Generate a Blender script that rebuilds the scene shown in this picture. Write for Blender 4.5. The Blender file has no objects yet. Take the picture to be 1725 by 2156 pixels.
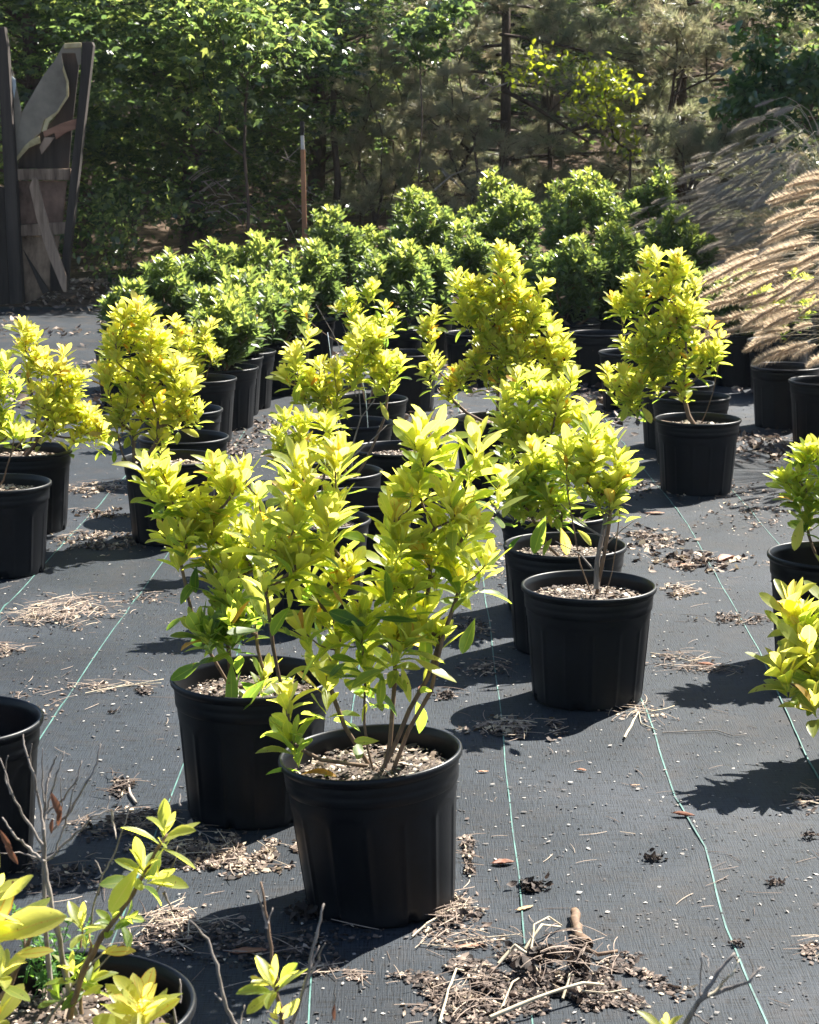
import bpy, math, random
import numpy as np
from mathutils import Vector, Matrix, noise

SC = bpy.context.scene
COL = SC.collection
RNG = random.Random(7)
NP = np.random.default_rng(11)

# ------------------------------------------------------------------ camera
CAM_H = 1.80
PITCH = math.atan((1078 - 266) / 4200.0)
FOC, CX, CY = 4200.0, 862.5, 1078.0          # measured on a 1725 x 2156 view of the photograph
cam_d = bpy.data.cameras.new('camera')
cam = bpy.data.objects.new('camera', cam_d)
COL.objects.link(cam)
cam.location = (0, 0, CAM_H)
cam.rotation_euler = (math.radians(90) - PITCH, 0, 0)
cam_d.sensor_fit = 'VERTICAL'
cam_d.sensor_height = 36.0
cam_d.sensor_width = 28.8
cam_d.lens = FOC / 2156.0 * 36.0
cam_d.clip_start = 0.1
cam_d.clip_end = 900
cam_d.dof.use_dof = True
cam_d.dof.focus_distance = 6.2
cam_d.dof.aperture_fstop = 16.0
SC.camera = cam

# ------------------------------------------------------------------ world, sun, exposure
SUN_DIR = Vector((0.62, 0.68, 1.0)).normalized()       # towards the sun: behind and to the right
SUN_EL = math.asin(SUN_DIR.z)
SUN_AZ = math.atan2(SUN_DIR.x, SUN_DIR.y)
world = bpy.data.worlds.new('World')
SC.world = world
world.use_nodes = True
wn = world.node_tree
wn.nodes.clear()
sky = wn.nodes.new('ShaderNodeTexSky')
sky.sky_type = 'NISHITA'
sky.sun_disc = False
sky.sun_elevation = SUN_EL
sky.sun_rotation = SUN_AZ
sky.air_density = 1.0
sky.dust_density = 0.6
bg = wn.nodes.new('ShaderNodeBackground')
bg.inputs['Strength'].default_value = 0.05
wo = wn.nodes.new('ShaderNodeOutputWorld')
wn.links.new(sky.outputs[0], bg.inputs[0])
wn.links.new(bg.outputs[0], wo.inputs[0])
sd = bpy.data.lights.new('sun', 'SUN')
sd.energy = 5.0
sd.angle = math.radians(0.53)
sd.color = (1.0, 0.95, 0.86)
sun = bpy.data.objects.new('sun', sd)
COL.objects.link(sun)
sun.location = (8, 9, 14)
sun.rotation_euler = SUN_DIR.to_track_quat('Z', 'Y').to_euler()
SC.view_settings.view_transform = 'Standard'
SC.view_settings.look = 'None'
SC.view_settings.gamma = 1
SC.view_settings.use_curve_mapping = False
SC.view_settings.exposure = 2.1
SC.render.engine = 'CYCLES'
SC.cycles.max_bounces = 8
SC.cycles.diffuse_bounces = 5
SC.cycles.glossy_bounces = 2
SC.cycles.transmission_bounces = 4
SC.cycles.transparent_max_bounces = 4
SC.cycles.use_denoising = True
SC.cycles.sample_clamp_indirect = 8.0

# ------------------------------------------------------------------ pixel -> world helpers
CP, SP = math.cos(PITCH), math.sin(PITCH)

def ray(px, py):
    u, v = (px - CX) / FOC, -(py - CY) / FOC
    return u, CP + v * SP, -SP + v * CP

def on_z(px, py, z=0.0):
    u, y, zz = ray(px, py)
    t = (z - CAM_H) / zz
    return Vector((u * t, y * t, z))

def on_y(px, py, Y):
    u, y, zz = ray(px, py)
    t = Y / y
    return Vector((u * t, Y, CAM_H + zz * t))

def mpp(Y):                                   # metres per photo pixel at distance Y
    return Y / CP / FOC

# ------------------------------------------------------------------ materials
def new_mat(name):
    m = bpy.data.materials.new(name)
    m.use_nodes = True
    nt = m.node_tree
    nt.nodes.clear()
    out = nt.nodes.new('ShaderNodeOutputMaterial')
    return m, nt, out

def nd(nt, kind, **kw):
    n = nt.nodes.new(kind)
    for k, v in kw.items():
        if k in n.inputs:
            n.inputs[k].default_value = v
        else:
            setattr(n, k, v)
    return n

def ramp(nt, fac, stops, interp='LINEAR'):
    r = nt.nodes.new('ShaderNodeValToRGB')
    cr = r.color_ramp
    cr.interpolation = interp
    cr.elements[0].position, cr.elements[0].color = stops[0][0], (*stops[0][1], 1)
    cr.elements[1].position, cr.elements[1].color = stops[-1][0], (*stops[-1][1], 1)
    for p, c in stops[1:-1]:
        e = cr.elements.new(p)
        e.color = (*c, 1)
    nt.links.new(fac, r.inputs[0])
    return r.outputs[0]

def mixc(nt, fac, a, b, mode='MIX'):
    m = nt.nodes.new('ShaderNodeMix')
    m.data_type = 'RGBA'
    m.blend_type = mode
    for sock, val in ((m.inputs[0], fac), (m.inputs[6], a), (m.inputs[7], b)):
        if hasattr(val, 'is_output') or isinstance(val, bpy.types.NodeSocket):
            nt.links.new(val, sock)
        elif isinstance(val, (int, float)):
            sock.default_value = val
        else:
            sock.default_value = (*val, 1)
    return m.outputs[2]

def mathn(nt, op, a, b=0.0, c=0.0):
    m = nt.nodes.new('ShaderNodeMath')
    m.operation = op
    for i, v in enumerate((a, b, c)):
        if isinstance(v, (int, float)):
            m.inputs[i].default_value = v
        else:
            nt.links.new(v, m.inputs[i])
    return m.outputs[0]

def leaf_material(name, refl, trans, tfac=0.5, rough=0.35, spec=0.5, vein=True):
    """refl / trans: colour stops over the leaf's own 'tint' value (0 green .. 1 yellow, past that browned)"""
    m, nt, out = new_mat(name)
    at = nd(nt, 'ShaderNodeAttribute', attribute_name='tint')
    oi = nd(nt, 'ShaderNodeObjectInfo')
    geo = nd(nt, 'ShaderNodeNewGeometry')
    ns = nd(nt, 'ShaderNodeTexNoise', Scale=60.0, Detail=3.0)
    tc = nd(nt, 'ShaderNodeTexCoord')
    nt.links.new(tc.outputs['Object'], ns.inputs['Vector'])
    t = mathn(nt, 'ADD', at.outputs['Fac'], mathn(nt, 'MULTIPLY', mathn(nt, 'SUBTRACT', geo.outputs['Random Per Island'], 0.5), 0.12))
    t = mathn(nt, 'ADD', t, mathn(nt, 'MULTIPLY', mathn(nt, 'SUBTRACT', oi.outputs['Random'], 0.5), 0.12))
    t = mathn(nt, 'ADD', t, mathn(nt, 'MULTIPLY', mathn(nt, 'SUBTRACT', ns.outputs['Fac'], 0.5), 0.25))
    if vein:
        uv = nd(nt, 'ShaderNodeUVMap')
        sx = nd(nt, 'ShaderNodeSeparateXYZ')
        nt.links.new(uv.outputs[0], sx.inputs[0])
        a = mathn(nt, 'ABSOLUTE', mathn(nt, 'SUBTRACT', sx.outputs[0], 0.5))
        mid = mathn(nt, 'LESS_THAN', a, 0.035)
        edge = mathn(nt, 'MULTIPLY', mathn(nt, 'GREATER_THAN', a, 0.43), 0.16)
        t = mathn(nt, 'ADD', t, mathn(nt, 'ADD', mathn(nt, 'MULTIPLY', mid, 0.18), edge))
    cr = ramp(nt, t, refl)
    ct = ramp(nt, t, trans)
    if vein:                                  # brown blotches and bitten edges on some leaves
        sn = nd(nt, 'ShaderNodeTexNoise', Scale=9.0, Detail=2.0)
        sv = nd(nt, 'ShaderNodeVectorMath', operation='ADD')
        nt.links.new(tc.outputs['Object'], sv.inputs[0])
        so = nd(nt, 'ShaderNodeCombineXYZ')
        nt.links.new(mathn(nt, 'MULTIPLY', mathn(nt, 'ADD', oi.outputs['Random'], geo.outputs['Random Per Island']), 30.0), so.inputs[2])
        nt.links.new(so.outputs[0], sv.inputs[1])
        nt.links.new(sv.outputs[0], sn.inputs['Vector'])
        sp_ = ramp(nt, sn.outputs['Fac'], [(0.69, (0, 0, 0)), (0.74, (1, 1, 1))])
        cr = mixc(nt, sp_, cr, (.16, .09, .035))
        ct = mixc(nt, sp_, ct, (.22, .11, .03))
    b = nd(nt, 'ShaderNodeBsdfPrincipled', Roughness=rough)
    b.inputs['Specular IOR Level'].default_value = spec
    nt.links.new(cr, b.inputs['Base Color'])
    tr = nd(nt, 'ShaderNodeBsdfTranslucent')
    nt.links.new(ct, tr.inputs['Color'])
    mx = nd(nt, 'ShaderNodeMixShader', Fac=tfac)
    nt.links.new(b.outputs[0], mx.inputs[1])
    nt.links.new(tr.outputs[0], mx.inputs[2])
    nt.links.new(mx.outputs[0], out.inputs[0])
    return m

M = {}
M['leaf'] = leaf_material('shrub_leaf',
    [(0.0, (.035, .085, .018)), (0.35, (.11, .175, .04)), (0.65, (.29, .32, .08)), (0.95, (.42, .38, .09)), (1.0, (.40, .24, .06))],
    [(0.0, (.12, .26, .03)), (0.3, (.40, .57, .06)), (0.58, (.90, .91, .11)), (0.93, (1.0, .90, .22)), (1.0, (.90, .45, .04))], 0.66, 0.40)
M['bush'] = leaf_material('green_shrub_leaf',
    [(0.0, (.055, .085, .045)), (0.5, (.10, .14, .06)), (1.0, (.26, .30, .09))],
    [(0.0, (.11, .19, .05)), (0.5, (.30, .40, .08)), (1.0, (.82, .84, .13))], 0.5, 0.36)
M['maple'] = leaf_material('tree_leaf',
    [(0.0, (.014, .032, .022)), (0.6, (.042, .075, .042)), (1.0, (.16, .21, .10))],
    [(0.0, (.06, .12, .04)), (0.6, (.26, .38, .09)), (1.0, (.70, .76, .16))], 0.5, 0.26, 0.8, False)
M['sapling'] = leaf_material('sapling_leaf',
    [(0.0, (.06, .11, .025)), (1.0, (.20, .24, .04))],
    [(0.0, (.22, .36, .02)), (1.0, (.60, .62, .03))], 0.5, 0.35, 0.5, False)
M['glossy'] = leaf_material('glossy_leaf',
    [(0.0, (.03, .07, .04)), (1.0, (.07, .13, .06))],
    [(0.0, (.06, .15, .03)), (1.0, (.2, .36, .05))], 0.35, 0.2, 0.9, False)
M['needle'] = leaf_material('pine_needle',
    [(0.0, (.10, .13, .08)), (0.6, (.24, .24, .16)), (1.0, (.44, .36, .25))],
    [(0.0, (.20, .26, .10)), (0.6, (.44, .44, .24)), (1.0, (.62, .50, .32))], 0.42, 0.4, 0.6, False)
M['weed'] = leaf_material('weed_leaf',
    [(0.0, (.05, .13, .03)), (1.0, (.10, .22, .05))],
    [(0.0, (.12, .30, .03)), (1.0, (.25, .45, .05))], 0.45, 0.4, 0.4, False)
M['grass_blade'] = leaf_material('grass_blade',
    [(0.0, (.10, .13, .05)), (1.0, (.34, .28, .15))],
    [(0.0, (.20, .26, .06)), (1.0, (.50, .40, .20))], 0.45, 0.4, 0.5, False)
M['plume'] = leaf_material('grass_plume',
    [(0.0, (.32, .25, .18)), (1.0, (.68, .56, .43))],
    [(0.0, (.48, .36, .24)), (1.0, (.95, .78, .56))], 0.6, 0.6, 0.3, False)

M['dusky_plume'] = leaf_material('shaded_grass_plume',
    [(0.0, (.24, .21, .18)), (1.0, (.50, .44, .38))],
    [(0.0, (.30, .26, .20)), (1.0, (.60, .52, .42))], 0.5, 0.6, 0.2, False)  # darker copy of the plume: shade on the rear clumps put into the colour

def litter_material(name, stops, rough=0.75, tfac=0.12):
    m, nt, out = new_mat(name)
    at = nd(nt, 'ShaderNodeAttribute', attribute_name='tint')
    ns = nd(nt, 'ShaderNodeTexNoise', Scale=90.0, Detail=4.0)
    tc = nd(nt, 'ShaderNodeTexCoord')
    nt.links.new(tc.outputs['Object'], ns.inputs['Vector'])
    t = mathn(nt, 'ADD', at.outputs['Fac'], mathn(nt, 'MULTIPLY', mathn(nt, 'SUBTRACT', ns.outputs['Fac'], 0.5), 0.3))
    c = ramp(nt, t, stops)
    b = nd(nt, 'ShaderNodeBsdfPrincipled', Roughness=rough)
    b.inputs['Specular IOR Level'].default_value = 0.3
    nt.links.new(c, b.inputs['Base Color'])
    tr = nd(nt, 'ShaderNodeBsdfTranslucent')
    nt.links.new(c, tr.inputs['Color'])
    mx = nd(nt, 'ShaderNodeMixShader', Fac=tfac)
    nt.links.new(b.outputs[0], mx.inputs[1])
    nt.links.new(tr.outputs[0], mx.inputs[2])
    nt.links.new(mx.outputs[0], out.inputs[0])
    return m

M['litter'] = litter_material('leaf_litter', [(0.0, (.02, .016, .014)), (0.35, (.075, .054, .044)), (0.6, (.19, .14, .11)), (0.8, (.36, .28, .22)), (1.0, (.55, .45, .32))])
M['chips'] = litter_material('bark_chips', [(0.0, (.03, .022, .018)), (0.4, (.14, .085, .065)), (0.75, (.36, .27, .21)), (1.0, (.62, .56, .48))], 0.8, 0.0)
M['grit'] = litter_material('grit_specks', [(0.0, (.02, .02, .022)), (0.5, (.10, .09, .085)), (1.0, (.38, .36, .33))], 0.8, 0.0)
M['dry_leaf'] = litter_material('dry_leaf', [(0.0, (.05, .03, .02)), (0.5, (.28, .12, .07)), (0.8, (.48, .28, .18)), (1.0, (.62, .52, .22))], 0.55, 0.3)

def plain_mat(name, c0, c1, scale=8.0, rough=0.7, spec=0.4, stretch=(1, 1, 1), bump=0.3, dist=0.002, detail=6.0):
    m, nt, out = new_mat(name)
    tc = nd(nt, 'ShaderNodeTexCoord')
    mp = nd(nt, 'ShaderNodeMapping')
    mp.inputs['Scale'].default_value = stretch
    nt.links.new(tc.outputs['Object'], mp.inputs[0])
    ns = nd(nt, 'ShaderNodeTexNoise', Scale=scale, Detail=detail, Roughness=0.65)
    nt.links.new(mp.outputs[0], ns.inputs['Vector'])
    c = ramp(nt, ns.outputs['Fac'], [(0.3, c0), (0.7, c1)])
    b = nd(nt, 'ShaderNodeBsdfPrincipled', Roughness=rough)
    b.inputs['Specular IOR Level'].default_value = spec
    nt.links.new(c, b.inputs['Base Color'])
    bp = nd(nt, 'ShaderNodeBump', Strength=bump, Distance=dist)
    nt.links.new(ns.outputs['Fac'], bp.inputs['Height'])
    nt.links.new(bp.outputs[0], b.inputs['Normal'])
    nt.links.new(b.outputs[0], out.inputs[0])
    return m

M['bark'] = plain_mat('shrub_bark', (.07, .045, .03), (.22, .14, .085), 60, 0.75, 0.3, (1, 1, .25))
M['young_stem'] = plain_mat('young_stem', (.20, .13, .04), (.36, .24, .07), 60, 0.6, 0.4, (1, 1, .3))
M['twig'] = plain_mat('bare_twig', (.10, .085, .075), (.28, .24, .21), 70, 0.8, 0.3, (1, 1, .3))
M['trunk'] = plain_mat('trunk_bark', (.03, .022, .018), (.13, .09, .07), 14, 0.9, 0.2, (1, 1, .3), 1.0, 0.02)
M['pale_branch'] = plain_mat('pale_branch', (.16, .13, .11), (.42, .36, .30), 18, 0.85, 0.2)
M['straw'] = plain_mat('straw_stalk', (.32, .26, .17), (.60, .52, .38), 40, 0.7, 0.3)
M['dark_wood'] = plain_mat('weathered_dark_wood', (.010, .007, .006), (.060, .046, .038), 10, 0.85, 0.3, (1, 1, .08), 0.8, 0.006)
M['grey_wood'] = plain_mat('weathered_grey_wood', (.05, .028, .018), (.46, .32, .23), 9, 0.85, 0.3, (1, 1, .12), 0.8, 0.006)
M['red_wood'] = plain_mat('broken_red_wood', (.16, .07, .045), (.38, .20, .13), 8, 0.85, 0.3, (.15, 1, 1), 0.8, 0.006)
M['panel'] = plain_mat('stained_panel', (.02, .012, .009), (.30, .18, .13), 4.0, 0.85, 0.2, (1, 1, .6), 0.4, 0.004)
M['pale_panel'] = plain_mat('pale_stained_panel', (.03, .018, .012), (.50, .34, .23), 4, 0.85, 0.2, (1, 1, .5), 0.4, 0.004)
M['sheet'] = plain_mat('grey_felt_sheet', (.13, .105, .08), (.32, .27, .21), 2.0, 0.7, 0.3)
M['torn_edge'] = plain_mat('torn_straw_edge', (.30, .22, .10), (.60, .50, .30), 9.0, 0.8, 0.2)
M['blue_scrap'] = plain_mat('pale_blue_scrap', (.45, .52, .58), (.6, .66, .7), 5.0, 0.5, 0.4)
M['stake'] = plain_mat('orange_stake', (.20, .09, .045), (.38, .18, .09), 9.0, 0.7, 0.3, (1, 1, .2))
M['white_cap'] = plain_mat('pale_stake_top', (.35, .30, .26), (.6, .55, .5), 9.0, 0.7, 0.3)
M['wire'] = plain_mat('pale_blue_wire', (.30, .38, .45), (.5, .58, .62), 9.0, 0.35, 0.6)

# green woven marker line
m, nt, out = new_mat('green_thread')
tc = nd(nt, 'ShaderNodeTexCoord')
ns = nd(nt, 'ShaderNodeTexNoise', Scale=7.0, Detail=5.0, Roughness=0.7)
nt.links.new(tc.outputs['Object'], ns.inputs['Vector'])
c = ramp(nt, ns.outputs['Fac'], [(0.35, (.035, .06, .06)), (0.5, (.05, .14, .12)), (0.75, (.14, .27, .23))])
b = nd(nt, 'ShaderNodeBsdfPrincipled', Roughness=0.6)
nt.links.new(c, b.inputs['Base Color'])
nt.links.new(b.outputs[0], out.inputs[0])
M['thread'] = m

# nursery pot plastic: near-black with dust and scuffs
m, nt, out = new_mat('black_pot_plastic')
tc = nd(nt, 'ShaderNodeTexCoord')
oi = nd(nt, 'ShaderNodeObjectInfo')
off = nd(nt, 'ShaderNodeVectorMath', operation='ADD')
nt.links.new(tc.outputs['Object'], off.inputs[0])
cmb = nd(nt, 'ShaderNodeCombineXYZ')
nt.links.new(mathn(nt, 'MULTIPLY', oi.outputs['Random'], 40.0), cmb.inputs[0])
nt.links.new(cmb.outputs[0], off.inputs[1])
n1 = nd(nt, 'ShaderNodeTexNoise', Scale=7.0, Detail=6.0, Roughness=0.7)
nt.links.new(off.outputs[0], n1.inputs['Vector'])
n2 = nd(nt, 'ShaderNodeTexNoise', Scale=45.0, Detail=4.0, Distortion=2.5)
nt.links.new(off.outputs[0], n2.inputs['Vector'])
dust = ramp(nt, n1.outputs['Fac'], [(0.45, (0, 0, 0)), (0.8, (1, 1, 1))])
scr = ramp(nt, n2.outputs['Fac'], [(0.66, (0, 0, 0)), (0.72, (1, 1, 1))])
sx = nd(nt, 'ShaderNodeSeparateXYZ')
nt.links.new(tc.outputs['Object'], sx.inputs[0])
low = mathn(nt, 'MULTIPLY', mathn(nt, 'SUBTRACT', 0.07, sx.outputs[2]), 6.0)
low = mathn(nt, 'MAXIMUM', low, 0.0)
df = mathn(nt, 'ADD', mathn(nt, 'MULTIPLY', dust, 0.35), mathn(nt, 'MULTIPLY', mathn(nt, 'MULTIPLY', scr, dust), 0.8))
low = mathn(nt, 'MULTIPLY', low, n1.outputs['Fac'])
fade = mathn(nt, 'MULTIPLY', oi.outputs['Random'], 0.22)
df = mathn(nt, 'MINIMUM', mathn(nt, 'ADD', mathn(nt, 'ADD', df, low), fade), 1.0)
c = mixc(nt, df, (.0014, .0020, .0036), (.014, .017, .022))
b = nd(nt, 'ShaderNodeBsdfPrincipled', Roughness=0.42)
b.inputs['Specular IOR Level'].default_value = 0.24
nt.links.new(c, b.inputs['Base Color'])
nt.links.new(mathn(nt, 'ADD', 0.36, mathn(nt, 'MULTIPLY', df, 0.35)), b.inputs['Roughness'])
bp = nd(nt, 'ShaderNodeBump', Strength=0.15, Distance=0.001)
nt.links.new(n2.outputs['Fac'], bp.inputs['Height'])
nt.links.new(bp.outputs[0], b.inputs['Normal'])
nt.links.new(b.outputs[0], out.inputs[0])
M['pot'] = m

# potting mix
m, nt, out = new_mat('potting_mix')
at = nd(nt, 'ShaderNodeAttribute', attribute_name='tint')
c = ramp(nt, at.outputs['Fac'], [(0.0, (.025, .018, .014)), (0.35, (.12, .08, .055)), (0.65, (.36, .29, .22)), (1.0, (.68, .63, .55))])
b = nd(nt, 'ShaderNodeBsdfPrincipled', Roughness=0.85)
nt.links.new(c, b.inputs['Base Color'])
nt.links.new(b.outputs[0], out.inputs[0])
M['mix'] = m

# woven ground-cover fabric
m, nt, out = new_mat('woven_ground_cover')
tc = nd(nt, 'ShaderNodeTexCoord')
big = nd(nt, 'ShaderNodeTexNoise', Scale=1.1, Detail=6.0, Roughness=0.6)
nt.links.new(tc.outputs['Object'], big.inputs['Vector'])
mp = nd(nt, 'ShaderNodeMapping')
mp.inputs['Scale'].default_value = (300, 16, 1)
nt.links.new(tc.outputs['Object'], mp.inputs[0])
w1 = nd(nt, 'ShaderNodeTexNoise', Scale=1.0, Detail=2.0)
nt.links.new(mp.outputs[0], w1.inputs['Vector'])
mp2 = nd(nt, 'ShaderNodeMapping')
mp2.inputs['Scale'].default_value = (14, 220, 1)
nt.links.new(tc.outputs['Object'], mp2.inputs[0])
w2 = nd(nt, 'ShaderNodeTexNoise', Scale=1.0, Detail=2.0)
nt.links.new(mp2.outputs[0], w2.inputs['Vector'])
spk = nd(nt, 'ShaderNodeTexVoronoi', Scale=75.0)
nt.links.new(tc.outputs['Object'], spk.inputs['Vector'])
weave = mathn(nt, 'ADD', w1.outputs['Fac'], w2.outputs['Fac'])
cbase = ramp(nt, big.outputs['Fac'], [(0.32, (.0045, .0066, .0095)), (0.5, (.0085, .0118, .0158)), (0.7, (.018, .0215, .027))])
cw = ramp(nt, weave, [(0.78, (.35, .35, .35)), (1.22, (1.75, 1.75, 1.75))])
c = mixc(nt, 1.0, cbase, cw, 'MULTIPLY')
dirt = nd(nt, 'ShaderNodeTexNoise', Scale=4.5, Detail=8.0, Roughness=0.75)
nt.links.new(tc.outputs['Object'], dirt.inputs['Vector'])
dm = ramp(nt, dirt.outputs['Fac'], [(0.50, (0, 0, 0)), (0.68, (1, 1, 1))])
sx = nd(nt, 'ShaderNodeSeparateXYZ')
nt.links.new(tc.outputs['Object'], sx.inputs[0])
far = mathn(nt, 'MULTIPLY', mathn(nt, 'SUBTRACT', sx.outputs[1], 6.5), 0.14)
far = mathn(nt, 'MINIMUM', mathn(nt, 'MAXIMUM', far, 0.30), 1.0)
c = mixc(nt, mathn(nt, 'MULTIPLY', dm, far), c, (.045, .034, .026))
sp = ramp(nt, spk.outputs['Distance'], [(0.05, (1, 1, 1)), (0.10, (0, 0, 0))])
spn = nd(nt, 'ShaderNodeTexNoise', Scale=38.0, Detail=1.0)
nt.links.new(tc.outputs['Object'], spn.inputs['Vector'])
sp = mathn(nt, 'MULTIPLY', sp, mathn(nt, 'GREATER_THAN', spn.outputs['Fac'], 0.58))
c = mixc(nt, mathn(nt, 'MULTIPLY', sp, 0.6), c, (.12, .12, .12))
b = nd(nt, 'ShaderNodeBsdfPrincipled', Roughness=0.66)
b.inputs['Specular IOR Level'].default_value = 0.20
nt.links.new(c, b.inputs['Base Color'])
bp = nd(nt, 'ShaderNodeBump', Strength=0.7, Distance=0.002)
nt.links.new(weave, bp.inputs['Height'])
nt.links.new(bp.outputs[0], b.inputs['Normal'])
nt.links.new(b.outputs[0], out.inputs[0])
M['fabric'] = m
M['soil'] = plain_mat('forest_soil', (.025, .018, .013), (.14, .095, .065), 5.0, 0.95, 0.1, (1, 1, 1), 0.8, 0.03, 10.0)

# ------------------------------------------------------------------ mesh helpers
def mesh_tris(name, V, T, mat, smooth=True, tint=None, uv=None):
    me = bpy.data.meshes.new(name)
    V = np.asarray(V, dtype=np.float32)
    T = np.asarray(T, dtype=np.int32)
    me.vertices.add(len(V)); me.vertices.foreach_set('co', V.ravel())
    me.loops.add(T.size); me.loops.foreach_set('vertex_index', T.ravel())
    me.polygons.add(len(T)); me.polygons.foreach_set('loop_start', np.arange(0, T.size, 3, dtype=np.int32))
    if smooth:
        me.polygons.foreach_set('use_smooth', np.ones(len(T), dtype=bool))
    me.update(calc_edges=True)
    if tint is not None:
        a = me.attributes.new('tint', 'FLOAT', 'POINT')
        a.data.foreach_set('value', np.asarray(tint, dtype=np.float32))
    if uv is not None:
        l = me.uv_layers.new(name='UVMap')
        l.data.foreach_set('uv', np.asarray(uv, dtype=np.float32)[T.ravel()].ravel())
    me.materials.append(mat)
    return me

def mesh_py(name, V, F, mat, smooth=False):
    me = bpy.data.meshes.new(name)
    me.from_pydata([tuple(v) for v in V], [], F)
    if smooth:
        me.polygons.foreach_set('use_smooth', np.ones(len(F), dtype=bool))
    me.materials.append(mat)
    me.update()
    return me

def link(name, me, parent=None, loc=None, kind=None):
    o = bpy.data.objects.new(name, me)
    COL.objects.link(o)
    if parent is not None:
        o.parent = parent
    if loc is not None:
        o.location = loc
    if kind:
        o['kind'] = kind
    return o

def tag(o, label=None, cat=None, group=None, kind=None):
    if label: o['label'] = label
    if cat: o['category'] = cat
    if group: o['group'] = group
    if kind: o['kind'] = kind
    return o

def empty(name, loc, rot=(0, 0, 0)):
    o = bpy.data.objects.new(name, None)
    o.empty_display_size = 0.1
    COL.objects.link(o)
    o.location = loc
    o.rotation_euler = rot
    return o

def tubes(paths, sides=6):
    """paths: list of (points, radii) -> V, T"""
    V, T = [], []
    for pts, rad in paths:
        n = len(pts)
        if n < 2:
            continue
        base = len(V)
        prev = None
        for i in range(n):
            p = pts[i]
            d = (pts[min(i + 1, n - 1)] - pts[max(i - 1, 0)])
            if d.length < 1e-7:
                d = Vector((0, 0, 1))
            d.normalize()
            if prev is None:
                a = d.cross(Vector((0.3, 0.9, 0.1)))
                if a.length < 0.05:
                    a = d.cross(Vector((1, 0, 0)))
            else:
                a = prev - d * prev.dot(d)
            a.normalize()
            prev = a
            b_ = d.cross(a)
            r = rad[i]
            for k in range(sides):
                t = 2 * math.pi * k / sides
                V.append(p + (a * math.cos(t) + b_ * math.sin(t)) * r)
        for i in range(n - 1):
            for k in range(sides):
                k2 = (k + 1) % sides
                q0, q1 = base + i * sides + k, base + i * sides + k2
                q2, q3 = q1 + sides, q0 + sides
                T.append((q0, q1, q2)); T.append((q0, q2, q3))
        V.append(pts[-1].copy())
        e = len(V) - 1
        for k in range(sides):
            T.append((base + (n - 1) * sides + k, base + (n - 1) * sides + (k + 1) % sides, e))
    return V, T

def box(x0, x1, y0, y1, z0, z1):
    V = [(x0, y0, z0), (x1, y0, z0), (x1, y1, z0), (x0, y1, z0), (x0, y0, z1), (x1, y0, z1), (x1, y1, z1), (x0, y1, z1)]
    F = [(0, 3, 2, 1), (4, 5, 6, 7), (0, 1, 5, 4), (1, 2, 6, 5), (2, 3, 7, 6), (3, 0, 4, 7)]
    return V, F

# ------------------------------------------------------------------ leaves
def leaf_template(rows, half=0.17, fold=0.30, curve=0.16, twist=0.0):
    """unit-length leaf along +Y, upper face +Z"""
    V, U, T = [], [], []
    V.append((0, 0, 0)); U.append((0.5, 0))
    for t, w in rows:
        z = -curve * t * t
        hw = half * w
        tw = twist * t
        V += [(-hw, t, z + fold * hw - tw * hw), (0, t, z), (hw, t, z + fold * hw + tw * hw)]
        U += [(0, t), (0.5, t), (1, t)]
    V.append((0, 1, -curve)); U.append((0.5, 1))
    n = len(rows)
    T += [(0, 2, 1), (0, 3, 2)]
    for i in range(n - 1):
        a, b_ = 1 + 3 * i, 4 + 3 * i
        T += [(a, a + 1, b_ + 1), (a, b_ + 1, b_), (a + 1, a + 2, b_ + 2), (a + 1, b_ + 2, b_ + 1)]
    a, e = 1 + 3 * (n - 1), 1 + 3 * n
    T += [(a, a + 1, e), (a + 1, a + 2, e)]
    return np.array(V, np.float32), np.array(T, np.int32), np.array(U, np.float32)

ROWS_HI = [(0.08, .16), (0.24, .55), (0.45, .90), (0.64, 1.0), (0.82, .74), (0.94, .36)]
ROWS_LO = [(0.28, .62), (0.66, 1.0)]
HI = [leaf_template(ROWS_HI, .16, .32, .06, .5), leaf_template(ROWS_HI, .18, .48, .18, -.5),
      leaf_template(ROWS_HI, .15, .25, -.06, .8), leaf_template(ROWS_HI, .17, .55, .32, 0.2)]
LO = [leaf_template(ROWS_LO, .19, .3, .02), leaf_template(ROWS_LO, .21, .45, .15)]
TINTS = [0.05, 0.2, 0.35, 0.48, 0.6, 0.7, 0.8, 0.88, 0.99]
LEAF_MESH = {}
DEAD_MESH = mesh_tris('dead_leaf', HI[3][0] * np.array([.8, 1, 1.6], np.float32), HI[3][1], M['dry_leaf'], True, np.full(len(HI[3][0]), .32), HI[3][2])
for si, (V, T, U) in enumerate(HI):
    for ti, t in enumerate(TINTS):
        LEAF_MESH[si, ti] = mesh_tris('leaf', V, T, M['leaf'], True, np.full(len(V), t), U)

def frame(d, n):
    """3x3 with Y = d, Z close to n"""
    y = d.normalized()
    x = y.cross(n)
    if x.length < 1e-4:
        x = y.cross(Vector((1, 0.1, 0)))
    x.normalize()
    z = x.cross(y)
    return Matrix((x, y, z)).transposed()

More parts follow.
